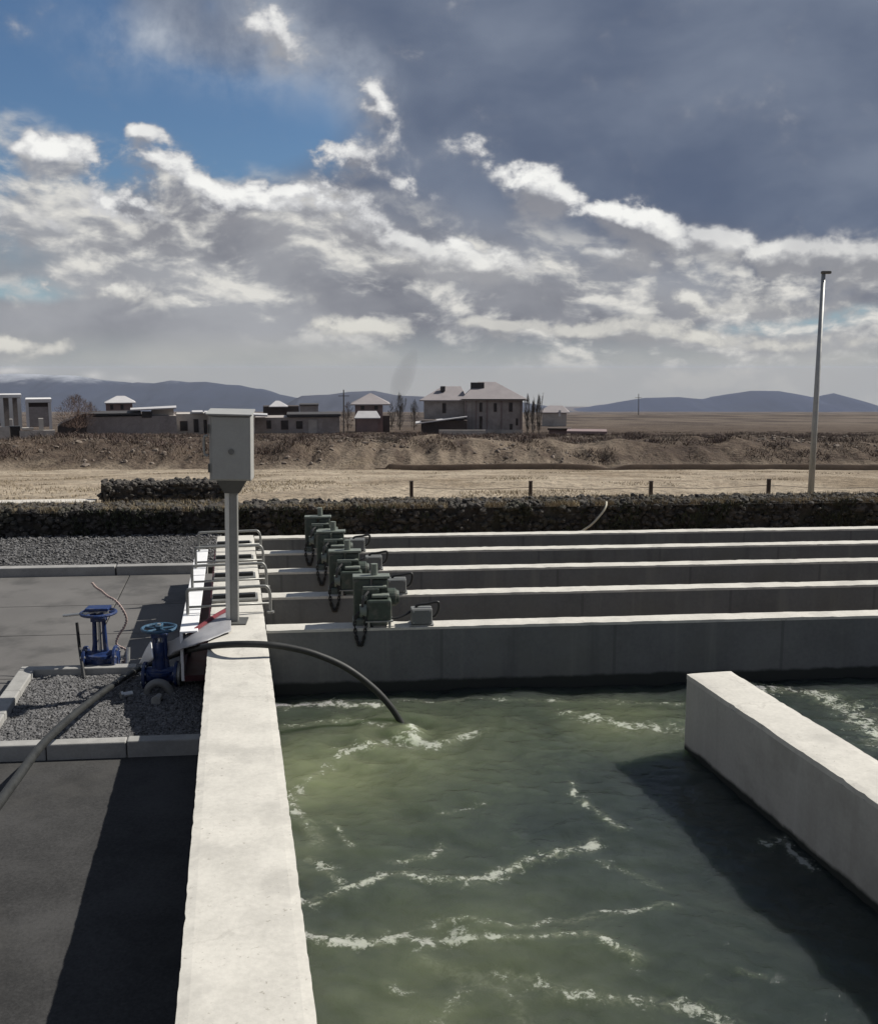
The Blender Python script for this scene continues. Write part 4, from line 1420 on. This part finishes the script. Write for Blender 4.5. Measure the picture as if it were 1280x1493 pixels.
v1p = P(236, 1000, GZ)
vA = make_valve('gate_valve', (v1p[0], v1p[1], GZ - .005), 'blue gate valve beside the tank wall in its shadow', M['teal'], .118, .43)
col_ = MB().cyl((0, 0, .125), (0, 0, .33), .04, .034, 18).build('stem_cover', M['blue'], vA)
v2p = P(148, 975, GZ)
vB = make_valve('gate_valve', (v2p[0], v2p[1], GZ - .005), 'blue gate valve with pale base frame standing farther out on the gravel', M['blue'], .125, .44)
fr = MB()
for (a_, b_) in (((-.10, -.09, .028), (.14, -.09, .028)), ((-.10, -.09, .028), (-.10, .12, .028)), ((.02, -.02, .03), (.2, -.02, .03)), ((.2, -.02, .03), (.2, .02, .16))):
    fr.cyl(a_, b_, .016, n=8)
fr.build('base_frame', M['steel'], vB)
MB().box((0, 0, .475), (.17, .12, .02)).build('top_plate', M['blue'], vB, bevel=.004)
# pipes linking the valves
pp = empty('drain_pipe', (v1p[0], v1p[1], GZ), ROTC, 'short grey flanged pipe joining the near blue valve to the tank wall', 'pipe')
MB().cyl((.124, 0, .08), (.235, 0, .08), .055, n=22).build('pipe', M['rail'], pp, smooth=False)
MB().cyl((.124, 0, .08), (.142, 0, .08), .092, n=26).build('flange', M['rail'], pp)
el_ = empty('elbow_pipe', (v1p[0], v1p[1], GZ), ROTC, 'grey arched pipe elbow on the gravel in front of the near valve', 'pipe')
MB().tube(spline([(-.06, -.19, -.02), (-.05, -.19, .05), (0, -.19, .085), (.06, -.19, .07), (.1, -.19, .01), (.105, -.19, -.03)], 7), .028, 14).build('elbow', M['galv_dull'], el_, smooth=True)
MB().cyl((-.06, -.19, -.01), (-.06, -.19, .012), .048, n=20).build('collar', M['galv_dull'], el_)
# loose fittings on the gravel
for i, (px, py, sc2, lb) in enumerate([(185, 1018, .03, 'small bright pipe fitting lying on gravel left of the grey elbow'), (230, 1025, .035, 'small bright pipe fitting lying on gravel under the grey elbow')]):
    q = P(px, py, GZ)
    ft = empty('pipe_fitting', (q[0], q[1], GZ + sc2 * .8), ROTC + .5 + i, lb, 'fitting')
    MB().cyl((-sc2 * 1.3, 0, 0), (sc2 * 1.3, 0, 0), sc2 * .7, n=14).build('sleeve', M['steel'], ft)
    MB().cyl((-sc2 * 1.35, 0, 0), (-sc2 * .8, 0, 0), sc2, n=6).build('nut', M['steel'], ft)
# black prop leaning by the far valve
pr = MB()
pr.tube([P(123, 990, GZ), PY(116, 945, v2p[1] + .02), PY(112, 908, v2p[1] + .03)], [.013, .012, .011], 8)
tag(pr.build('prop_bar', M['black_steel']), 'thin black bar leaning on the far blue valve', 'bar')
hb = MB()
hb.tube([PY(92, 898, v2p[1] - .02), PY(150, 892, v2p[1] - .02), PY(158, 893, v2p[1] - .02)], .011, 8)
tag(hb.build('lever_bar', M['steel']), 'bright steel lever bar laid over the far blue valve handwheel', 'bar')
# twisted cable
cbp = spline([PY(178, 968, v2p[1] + .12), PY(186, 955, v2p[1] + .1), PY(184, 948, v2p[1] + .1), PY(170, 940, v2p[1] + .1), PY(172, 928, v2p[1] + .1), PY(181, 914, v2p[1] + .1), PY(184, 902, v2p[1] + .1), PY(178, 888, v2p[1] + .1),
               PY(168, 876, v2p[1] + .12), PY(156, 869, v2p[1] + .15), PY(148, 862, v2p[1] + .18), PY(140, 857, v2p[1] + .2), PY(134, 850, v2p[1] + .22)], 12)
tw = MB()
for ph in (0, math.pi):
    pts = [q + np.array([math.cos(i * .9 + ph), 0, math.sin(i * .9 + ph)]) * .006 for i, q in enumerate(cbp)]
    tw.tube(pts, .0055, 6)
tag(tw.build('cable', M['cable'], smooth=True), 'twisted pinkish cable standing up beside the far blue valve', 'cable')

# ------------------------------------------------------------------ the black hose
hp = [PY(600, 1085, 5.95), PY(590, 1064, 5.97), PY(572, 1034, 5.97), PY(545, 1004, 5.96), PY(505, 974, 5.93), PY(460, 954, 5.9), PY(420, 944, 5.87), PY(385, 940, 5.84), PY(345, 939.5, 5.84),
      PY(308, 942, 5.98), PY(280, 947, 6.35), PY(252, 956, 6.8), PY(225, 966, 7.05), PY(196, 979, 6.85), PY(155, 1006, 6.2), PY(108, 1042, 5.4), PY(62, 1086, 4.6), PY(25, 1135, 3.95), PY(-20, 1195, 3.4),
      PY(-90, 1275, 3.1), PY(-190, 1390, 2.95), PY(-330, 1560, 2.9)]
tag(MB().tube(spline(hp, 10), .0215, 16).build('hose', M['hose'], smooth=True), 'long black hose arching over the tank wall into the green water', 'hose')

# ------------------------------------------------------------------ fence, lamp post, bent cane
fy = 14.9
fe = empty('wire_fence', PY(860, 735, fy), 0, 'low fence of dark steel posts and thin wire behind the stone wall', 'fence')
tops = []
for px in (600, 773, 948, 1119, 1296):
    b_ = PY(px, 738, fy + (px - 600) * .0009)
    t_ = PY(px, 702 if px != 1119 else 699, fy + (px - 600) * .0009)
    mb = MB().box((b_[0], b_[1], (t_[2] - .8) / 2), (.055, .055, t_[2] + .8))
    mb.box((b_[0], b_[1], t_[2] + .005), (.065, .065, .01))
    mb.build('post', M['rust'], fe, world=True, bevel=.004)
    tops.append(t_)
for dz in (.09, .24):
    w = MB()
    for a_, b_ in zip(tops[:-1], tops[1:]):
        mid_ = (a_ + b_) / 2 - np.array([0, 0, .03])
        w.tube(spline([a_ - np.array([0, .03, dz]), mid_ - np.array([0, .03, dz]), b_ - np.array([0, .03, dz])], 6), .004, 5)
    w.build('wire', M['rust'], fe, world=True)
ly = 15.4
lb_, lt_ = PY(1182, 728, ly), PY(1200, 398, ly)
lx = (lb_[0] + lt_[0]) / 2
lp = empty('lamp_post', (lx, ly, -.35), 0, 'tall slim steel lamp post with small head rising behind the stone wall at right', 'lamp post')
zz = lt_[2] + .35
MB().tube([(0, 0, -.1), (0, 0, 1.2), (0, 0, zz)], [.05, .045, .03], 16).build('pole', M['galv'], lp, smooth=True)
MB().cyl((0, 0, 0), (0, 0, .03), .1, n=16).build('base_plate', M['galv'], lp)
MB().box((.04, 0, zz + .012), (.15, .07, .045)).build('lamp_head', M['post_grey'], lp, bevel=.012)
cn = [PY(846, 776, 13.0), PY(862, 765, 13.0), PY(876, 750, 13.05), PY(883, 739, 13.1), PY(884, 732, 13.2)]
tag(MB().tube(spline(cn, 6), .014, 6).build('bent_cane', M['cane'], smooth=True), 'pale bent cane leaning on the stone wall behind the channels', 'cane')

# ------------------------------------------------------------------ houses
def base_z(Y): return float(np.interp(Y, QP, ZP))


DV = np.array([0.0, 1.0])


def bld(name, label, px0, px1, Y, py_base, cat='house', group=None):
    """start a building whose front stands square to the line of sight"""
    global DV
    x = PY((px0 + px1) / 2, py_base, Y)
    DV = x[:2] / np.hypot(*x[:2])
    return empty(name, (x[0], Y, x[2]), 0, label, cat, group)


def lo(px, py, Y):
    """photo pixel -> (along the front, into the depth, height) on the front plane of the current building"""
    d = ray(px, py)
    dep = Y / DV[1]
    k = dep / (d[:2] @ DV)
    return np.array([(d[0] * DV[1] - d[1] * DV[0]) * k, dep, CAMZ + d[2] * k])


def gl(p):
    return np.array([p[0] * DV[1] + p[1] * DV[0], -p[0] * DV[0] + p[1] * DV[1], p[2]])


def PB(px, py, Y):
    return gl(lo(px, py, Y))


def wblock(px0, px1, pyt, pyb, Y, dep):
    """box whose camera side covers the given photo rectangle at distance Y; returns corners"""
    a_, b_ = lo(px0, pyb, Y), lo(px1, pyt, Y)
    y0, y1 = a_[1], a_[1] + dep
    return [gl((a_[0], y0, 0)), gl((b_[0], y0, 0)), gl((b_[0], y1, 0)), gl((a_[0], y1, 0))], a_[2], b_[2]


def part_block(par, name, m, rect, Y, dep, sink=0.0, bevel=0):
    poly, z0, z1 = wblock(*rect, Y, dep)
    return MB().prism(poly, z0 - sink, z1).build(name, m, par, world=True, bevel=bevel)


def hip_roof(par, name, m, px0, px1, py_eave, ridge0, ridge1, py_ridge, Y, dep, over=.5, slab=.18):
    a_, b_ = lo(px0, py_eave, Y), lo(px1, py_eave, Y)
    x0, x1, ze = a_[0] - over, b_[0] + over, a_[2]
    y0, y1 = a_[1] - over, a_[1] + dep + over
    ym = (y0 + y1) / 2
    r0, r1 = lo(ridge0, py_ridge, ym * DV[1]), lo(ridge1, py_ridge, ym * DV[1])
    zr = r0[2]
    v = [(x0, y0, ze), (x1, y0, ze), (x1, y1, ze), (x0, y1, ze), (r0[0], ym, zr), (max(r1[0], r0[0] + .05), ym, zr),
         (x0, y0, ze - slab), (x1, y0, ze - slab), (x1, y1, ze - slab), (x0, y1, ze - slab)]
    f = [(0, 1, 5, 4), (1, 2, 5), (2, 3, 4, 5), (3, 0, 4), (6, 7, 1, 0), (7, 8, 2, 1), (8, 9, 3, 2), (9, 6, 0, 3), (9, 8, 7, 6)]
    return MB().raw([gl(p) for p in v], f).build(name, m, par, world=True)


def windows(par, rects, Y, m=None, frame=True):
    for (a, b_, c_, d) in rects:
        f_ = part_block(par, 'window', M['frame_white'] if frame == 'white' else M['plum'], (a - .4, b_ + .4, c_ - .4, d + .4), Y - .06, .055)
        part_block(f_, 'pane', m or M['glass_dark'], (a, b_, c_, d), Y - .09, .028)
        ch = f_.children[0]


# window panes are grandchildren: correct their frame offset (their parent mesh sits at its own origin)
HY = 152
h = bld('main_house', 'large grey two-storey house with two hipped roofs behind the field', 617, 762, HY, 630)
part_block(h, 'wall', M['brick'], (677, 762, 582, 631), HY, 11, 2)
part_block(h, 'side_wing', M['brick'], (618, 676.7, 583, 631), HY + 1.5, 9, 2)
r1 = hip_roof(h, 'roof', M['roof_pale'], 677, 764, 582, 697, 722, 556.5, HY, 11, .6)
part_block(r1, 'dormer', M['roof_dark'], (686, 706, 557.5, 567), HY + 3.2, 1.6)
r2 = hip_roof(h, 'wing_roof', M['roof_pale'], 617, 676, 583, 645, 672, 563, HY + 1.5, 9, .6)
part_block(r2, 'chimney', M['roof_dark'], (642, 649, 563, 570), HY + 3.6, .9)
windows(h, [(699, 703, 587, 600), (742, 747, 587, 600), (720, 724, 588, 600), (699, 703, 607, 625), (752, 755, 610, 620)], HY)
windows(h, [(645, 650, 588, 602)], HY + 1.5)
for px in (679, 694, 710, 731, 759):
    part_block(h, 'pilaster', M['plum'], (px - .8, px + .8, 582.5, 630), HY - .16, .155)
part_block(h, 'gutter', M['roof_dark'], (673, 766, 581.6, 582.8), HY - .75, .14)
part_block(h, 'plinth', M['brick_lt'], (677, 762, 626.5, 632), HY - .22, .06)
for px in (688, 737):
    part_block(h, 'downpipe', M['roof_dark'], (px - .25, px + .25, 583, 628), HY - .3, .08)
lt = part_block(h, 'lean_to', M['shed_dark'], (614, 681, 613, 629), HY - 4, 3.9, 2)
a_, b_, c_, d_ = PB(606, 617, HY - 5), PB(681, 607, HY - 5), PB(681, 606, HY - .1), PB(606, 614, HY - .1)
MB().raw([a_, b_, c_, d_] + [q - np.array([0, 0, .15]) for q in (a_, b_, c_, d_)], [(0, 1, 2, 3), (7, 6, 5, 4), (0, 1, 5, 4), (1, 2, 6, 5), (2, 3, 7, 6), (3, 0, 4, 7)]).build('lean_to_roof', M['roof_bright'], h, world=True)
part_block(h, 'garden_wall', M['brick_lt'], (640, 708, 627, 631), HY - 7, .4, 1)
part_block(h, 'doorway', M['glass_dark'], (743, 747, 618, 634), HY - .12, .1)
part_block(h, 'cellar_opening', M['glass_dark'], (709, 722, 629, 636), HY - .12, .1, .3)

h = bld('pyramid_roof_house', 'plum walled house with a pale pyramid roof and bright porch roof', 513, 572, 165, 625)
part_block(h, 'wall', M['plum'], (518, 558, 590, 628), 165, 8, 2)
part_block(h, 'side_wall', M['shed_dark'], (558.3, 568, 606, 627), 165.5, 5, 2)
hip_roof(h, 'roof', M['roof_pale'], 517, 563, 589, 539, 541, 573, 165, 8, .7)
hip_roof(h, 'porch_roof', M['roof_bright'], 519, 552, 609, 522, 549, 599, 162.5, 2.4, .3)
part_block(h, 'porch', M['plum'], (520, 551, 610, 626), 162.6, 2.2, 2)
windows(h, [(526, 531, 591.5, 597), (546, 551, 591.5, 597)], 165)

h = bld('long_farm_building', 'long low grey farm building with dark flat roof and small windows', 375, 495, 158, 632, 'building')
part_block(h, 'wall', M['brick'], (372, 495, 608, 634), 158, 8, 2)
part_block(h, 'flat_roof', M['roof_dark'], (418, 497, 603.5, 607.5), 157.5, 9)
windows(h, [(389, 395, 613, 625), (410, 420, 613, 626), (432, 441, 614, 625)], 158)
part_block(h, 'grey_door', M['brick_lt'], (450, 462, 612, 633), 157.9, .09, .5)
h = bld('farm_store', 'pale roofed farm store partly behind the grey control box', 300, 385, 150, 630, 'building')
part_block(h, 'wall', M['brick_lt'], (303, 371, 606, 632), 150, 7, 2)
a_, b_, c_, d_ = PB(298, 601, 149.4), PB(390, 605, 149.4), PB(390, 602.5, 158), PB(298, 598.5, 158)
MB().raw([a_, b_, c_, d_] + [q - np.array([0, 0, .25]) for q in (a_, b_, c_, d_)], [(0, 1, 2, 3), (7, 6, 5, 4), (0, 1, 5, 4), (1, 2, 6, 5), (2, 3, 7, 6), (3, 0, 4, 7)]).build('roof', M['roof_bright'], h, world=True)
windows(h, [(374 - 6, 376 - 6, 612, 622)], 150)
h = bld('white_block_building', 'pale block outbuilding with dark openings left of the control box', 262, 303, 154, 630, 'building')
part_block(h, 'wall', M['brick_lt'], (258, 302, 603, 632), 154, 6, 2)
part_block(h, 'roof', M['roof_bright'], (280, 296, 600.5, 602.8), 153.6, 6.8)
windows(h, [(263, 273, 614, 628), (283, 289, 611, 630), (302 - 4, 302 - 1, 612, 640)], 154)
h = bld('stone_barn', 'long brown stone barn with a thin bright sloping roof edge', 127, 256, 148, 634, 'barn')
part_block(h, 'wall', M['brick'], (127, 257, 606, 637), 148, 9, 2)
part_block(h, 'upper_wall', M['brick_lt'], (222, 253, 596, 605.7), 149, 6)
a_, b_, c_, d_ = PB(190, 597, 147.6), PB(257, 594, 147.6), PB(257, 591, 156), PB(190, 594.5, 156)
MB().raw([a_, b_, c_, d_] + [q - np.array([0, 0, .2]) for q in (a_, b_, c_, d_)], [(0, 1, 2, 3), (7, 6, 5, 4), (0, 1, 5, 4), (1, 2, 6, 5), (2, 3, 7, 6), (3, 0, 4, 7)]).build('roof', M['roof_bright'], h, world=True)
part_block(h, 'opening', M['glass_dark'], (207, 221, 599.5, 609), 147.9, .09)
part_block(h, 'roof_slab', M['roof_dark'], (127, 206, 602, 605.7), 147.6, 9.6)
h = bld('white_roof_cottage', 'small brown cottage with a white hipped roof behind the stone barn', 155, 195, 185, 605)
part_block(h, 'wall', M['plum'], (155, 193, 588, 608), 185, 7, 3)
hip_roof(h, 'roof', M['roof_bright'], 156, 194, 587, 170, 182, 577, 185, 7, .5)
windows(h, [(161, 165, 590, 597), (176, 180, 590, 597)], 185)
h = bld('tin_roof_cottage', 'tiny cottage with a bright gabled roof far behind the farm building', 390, 418, 230, 605)
part_block(h, 'wall', M['shed_dark'], (384, 436, 592, 608), 230, 7, 3)
hip_roof(h, 'roof', M['roof_bright'], 394, 418, 592.5, 402, 407, 584, 228, 5, .3)
h = bld('flat_grey_building', 'flat grey blue building far behind, above the dark flat roof', 437, 465, 260, 605, 'building')
part_block(h, 'wall', M['brick'], (437, 464, 591, 610), 260, 9, 3)
part_block(h, 'roof', M['roof_dark'], (436, 465, 589.5, 590.8), 259.5, 10)
h = bld('frame_house', 'unfinished white concrete frame house at the far left edge', -10, 30, 175, 605)
part_block(h, 'back_wall', M['brick'], (-12, 30, 580, 606), 178, 5, 2)
part_block(h, 'roof_slab', M['frame_white'], (-14, 31, 575, 580), 175, 8.5)
for q in (-10, 2, 15.5, 28):
    part_block(h, 'column', M['frame_white'], (q - 2, q + 2.2, 580.2, 601), 175, .6, 3)
part_block(h, 'infill', M['frame_white'], (-8, 0, 580.2, 601), 175.2, .3, 2)
h = bld('carport_house', 'white framed house with a wide dark opening beside the unfinished frame house', 38, 74, 168, 605)
part_block(h, 'back_wall', M['shed_dark'], (40, 72, 587, 606), 172, 5, 2)
part_block(h, 'roof_slab', M['frame_white'], (37, 75, 581.5, 587), 168, 9.5)
for q in (39.5, 72.5):
    part_block(h, 'column', M['frame_white'], (q - 1.8, q + 1.8, 587.2, 601), 168, .7, 3)
part_block(h, 'front_wall', M['brick'], (42, 70, 593, 605), 168.2, .4, 2)
h = bld('ruined_wall', 'low pale ruined wall with a dark doorway below the white frame houses', 10, 75, 96, 640, 'wall')
part_block(h, 'wall', M['brick_lt'], (-20, 14, 622, 640), 96, .6, 1)
part_block(h, 'wall_run', M['brick_lt'], (29, 80, 627, 640), 96, .6, 1)
part_block(h, 'pier', M['pale_stone'], (14, 18, 611, 620.8), 96, .7)
part_block(h, 'doorway', M['glass_dark'], (13.8, 29.2, 621, 640), 96.3, .4, 1)
part_block(h, 'cap_block', M['pale_stone'], (57, 63, 610, 627), 96.1, .7)
part_block(h, 'ledge', M['pale_stone'], (32, 49, 623.5, 626.8), 96.0, .8)
h = bld('dark_shed', 'dark rusty shed with a sagging front left of the stone barn', 82, 127, 140, 634, 'shed')
pts_ = [PB(83, 634, 140), PB(126, 634, 140), PB(126, 604, 140), PB(108, 609, 140), PB(90, 617, 140), PB(84, 622, 140)]
dp = np.array([DV[0] * 6, DV[1] * 6, 0])
n_ = len(pts_)
MB().raw([q - np.array([0, 0, 1.5]) if i < 2 else q for i, q in enumerate(pts_)] + [(q - np.array([0, 0, 1.5]) if i < 2 else q) + dp for i, q in enumerate(pts_)],
         [tuple(range(n_)), tuple(range(2 * n_ - 1, n_ - 1, -1))] + [(i, (i + 1) % n_, n_ + (i + 1) % n_, n_ + i) for i in range(n_)]).build('shell', M['shed_dark'], h, world=True)
q0, q1 = PB(112, 605, 139.8), PB(127, 602.5, 139.8)
MB().raw([q0, q1, q1 + dp * 1.1, q0 + dp * 1.1] + [q - np.array([0, 0, .12]) for q in (q0, q1, q1 + dp * 1.1, q0 + dp * 1.1)],
         [(0, 1, 2, 3), (7, 6, 5, 4), (0, 1, 5, 4), (1, 2, 6, 5), (2, 3, 7, 6), (3, 0, 4, 7)]).build('roof', M['roof_dark'], h, world=True)
h = bld('grey_cottage', 'low grey cottage with a white gable spot right of the bare trees', 785, 832, 240, 610)
part_block(h, 'wall', M['brick_lt'], (790, 826, 601, 618), 240, 8, 3)
hip_roof(h, 'roof', M['roof_pale'], 788, 828, 601, 800, 820, 591, 240, 8, .4)
part_block(h, 'white_panel', M['frame_white'], (814, 818, 598, 607), 239.7, .2)
h = bld('dark_stock_shed', 'long low dark stock shed on the bank right of the bare trees', 826, 884, 128, 638, 'shed')
part_block(h, 'wall', M['shed_dark'], (832, 882, 632, 639), 128, 4, 1)
part_block(h, 'roof', M['plum'], (826, 885, 629, 631.8), 127.5, 5)
part_block(h, 'rear_roof', M['rust'], (798, 832, 624.5, 627), 133, 3)
part_block(h, 'rear_wall', M['plum'], (800, 826, 627.2, 636), 133.3, 2.4, 1)

# posts far away
for (px, t, b_, Y, w, nm, lb, ct) in [(501, 568, 628, 150, .12, 'power_pole', 'thin dark power pole between the farm building and the plum house', 'pole'),
                                      (931, 574, 604, 900, .45, 'radio_mast', 'thin radio mast on the skyline before the blue hills', 'mast')]:
    p_, q_ = PY(px, b_, Y), PY(px, t, Y)
    e_ = empty(nm, p_, 0, lb, ct)
    MB().tube([p_ - np.array([0, 0, 2]), q_], [w, w * .7], 8).build('pole', M['bark'], e_, world=True)
    MB().box((q_[0], q_[1], q_[2] - 8 * w), (w * 14, w * .8, w * .8)).build('crossarm', M['bark'], e_, world=True)

# ------------------------------------------------------------------ bare trees and bushes
def bare_tree(name, label, px, pyt, pyb, Y, spread, m, seed, group=None, upright=.75, levels=5, cat='tree', r0=None, bushy=0, wpx=20):
    rd_ = random.Random(seed)
    b_, t_ = PY(px, pyb, Y), PY(px, pyt, Y)
    Hh = t_[2] - b_[2]
    e_ = empty(name, b_, 0, label, cat, group)
    tr_, cr_ = MB(), MB()
    r0 = r0 or Hh * .014

    def grow(p, d, L, r, lv):
        q = p + d * L
        (tr_ if lv <= 1 else cr_).tube([p, p + d * L * .5 + np.array([rd_.uniform(-1, 1), rd_.uniform(-1, 1), 0]) * L * .04, q], [r, r * .85, r * .65], 5 if lv > 1 else 8, cap=lv < 2)
        if lv >= levels:
            return
        k = rd_.choice((2, 3, 3)) if lv else 4
        for _ in range(k):
            nd = np.array([rd_.gauss(0, spread), rd_.gauss(0, spread), upright + rd_.uniform(-.1, .3)]) + d * .6
            nd /= np.linalg.norm(nd)
            grow(p + d * L * rd_.uniform(.45, 1), nd, L * rd_.uniform(.55, .8), r * .6, lv + 1)
    grow(np.zeros(3), np.array([rd_.uniform(-.05, .05), 0, 1.0]), Hh * .34, r0, 0)
    if bushy:
        k = int(bushy)
        w_ = wpx / F * Y / 2
        a_, rr_, zz_ = rng.uniform(0, 2 * math.pi, k), np.sqrt(rng.uniform(0, 1, k)), rng.uniform(.08, 1.0, k)
        sh_ = np.sin(np.pi * np.clip(zz_ * .82 + .12, 0, 1)) * (.65 + .6 * fbm(a_ * 1.1, zz_ * 3, 3, seed))
        c_ = np.stack([w_ * rr_ * sh_ * np.cos(a_), w_ * rr_ * sh_ * np.sin(a_), Hh * zz_ * (.8 + .3 * fbm(a_ * 1.3, zz_ * 0, 2, seed + 1))], 1)
        for p_ in c_:
            dn = np.array([p_[0] * .5, p_[1] * .5, Hh * .3]) + rng.normal(0, .25, 3) * w_
            dn = dn / np.linalg.norm(dn) * Hh * rng.uniform(.06, .16)
            sd_ = np.cross(dn, rng.normal(0, 1, 3)); sd_ = sd_ / np.linalg.norm(sd_) * .022 * Y / 150
            cr_.raw([p_ - sd_, p_ + sd_, p_ + dn], [(0, 1, 2)])
    tr_.build('trunk', m, e_)
    cr_.build('crown', m, e_)
    return e_


TG = 'bare trees beside the main house'
TL = ['tall bare grey tree touching the right corner of the main house', 'slimmer bare tree second from the main house', 'bare poplar with upright twigs farthest right of the main house']
for i, (px, t, b_) in enumerate([(769, 578, 632), (777, 582, 633), (785, 575, 633)]):
    bare_tree('bare_tree', TL[i], px, t, b_, 150 + i * 3, .26, M['bark'], 3 + i, TG, .95, 6, bushy=420, wpx=9)
bare_tree('bare_tree', 'dark bare tree between the plum house and the main house', 583, 576, 627, 170, .3, M['bark'], 12, None, .7, 6, bushy=500, wpx=15)
bare_tree('bare_tree', 'bare tree close to the left wall of the main house, above the lean-to', 604, 584, 627, 168, .36, M['bark'], 18, None, .7, 6, bushy=400, wpx=16)
bare_tree('bare_tree', 'wide low bare tree between the farm building and the plum house', 507, 590, 628, 172, .45, M['twig'], 19, None, .6, 6, bushy=450, wpx=22)
bare_tree('bare_tree', 'small dark bare tree right of the plum house', 571, 590, 627, 172, .3, M['bark'], 15, None, .7, 6, bushy=300, wpx=12)
bare_tree('red_bush', 'large reddish leafless bush rising over the dark shed', 112, 578, 628, 138, .55, M['twig'], 22, None, .6, 4, 'bush', .09, 2200, 58)
bare_tree('red_bush', 'second reddish leafless bush leaning over the dark shed roof at its right', 133, 588, 622, 152, .55, M['twig'], 25, None, .6, 4, 'bush', .08, 900, 30)
bare_tree('brown_bush', 'wide dark brown bush on the bank below the plum house', 568, 636, 668, 68, .8, M['bark'], 31, None, .35, 4, 'bush', .05, 1800, 75)
bare_tree('brown_bush', 'low brown bush on the bank right of the lamp post line, near the right edge', 1080, 634, 668, 74, .9, M['bark'], 41, None, .3, 4, 'bush', .05, 2400, 130)

# pale blocks at the far left of the bank
BL = ['pale stone block at the far left of the field, lying tilted', 'larger pale stone block second from the left edge of the field', 'pale stone block resting right of the others on the left bank']
for i, (px, py, sz) in enumerate([(7, 672, .28), (17, 668, .34), (30, 668, .42)]):
    q = PY(px, py, 64)
    c_ = np.array([[q[0], 64, q[2]]])
    V, Fc = rocks(c_, np.array([sz]), 2, .8, .08)
    o = np_mesh('stone_block', V - c_, Fc, M['pale_stone'], smooth=False)
    o.location = c_[0]
    tag(o, BL[i], 'stone', 'pale stone blocks on the left bank')
#@@END2

# ------------------------------------------------------------------ smoke
def smoke():
    m = bpy.data.materials.new('thin smoke')
    m.use_nodes = True
    nt = NT(m.node_tree)
    nt.n.remove(nt.n['Principled BSDF'])
    vol = nt.add('ShaderNodeVolumePrincipled')
    vol.inputs['Color'].default_value = (0.30, 0.30, 0.32, 1)
    vol.inputs['Density'].default_value = 0.032
    nt.put(nt.n['Material Output'].inputs['Volume'], vol.outputs[0])
    pts = spline([PY(571, 596, 400), PY(578, 578, 400), PY(585, 558, 400), PY(594, 536, 400), PY(606, 508, 400)], 6)
    o = MB().tube(pts, [1.0 + 3.6 * math.sin(math.pi * min(1, i / (len(pts) - 1)) ** 1.25) ** .8 for i in range(len(pts))], 14).build('smoke_plume', m)
    tag(o, 'thin dark smoke plume rising left of the main house', kind='stuff')


smoke()
# ------------------------------------------------------------------ air
def build_haze():
    m = bpy.data.materials.new('pale air')
    m.use_nodes = True
    nt = NT(m.node_tree)
    nt.n.remove(nt.n['Principled BSDF'])
    vol = nt.add('ShaderNodeVolumePrincipled')
    vol.inputs['Color'].default_value = (0.74, 0.82, 1.0, 1)
    vol.inputs['Density'].default_value = 4.4e-5
    vol.inputs['Anisotropy'].default_value = 0.0
    nt.put(nt.n['Material Output'].inputs['Volume'], vol.outputs[0])
    o = MB().box((0, 0, (-420 + 14) / 2), (24000, 24000, 434)).build('haze', m)
    tag(o, kind='stuff')


build_haze()
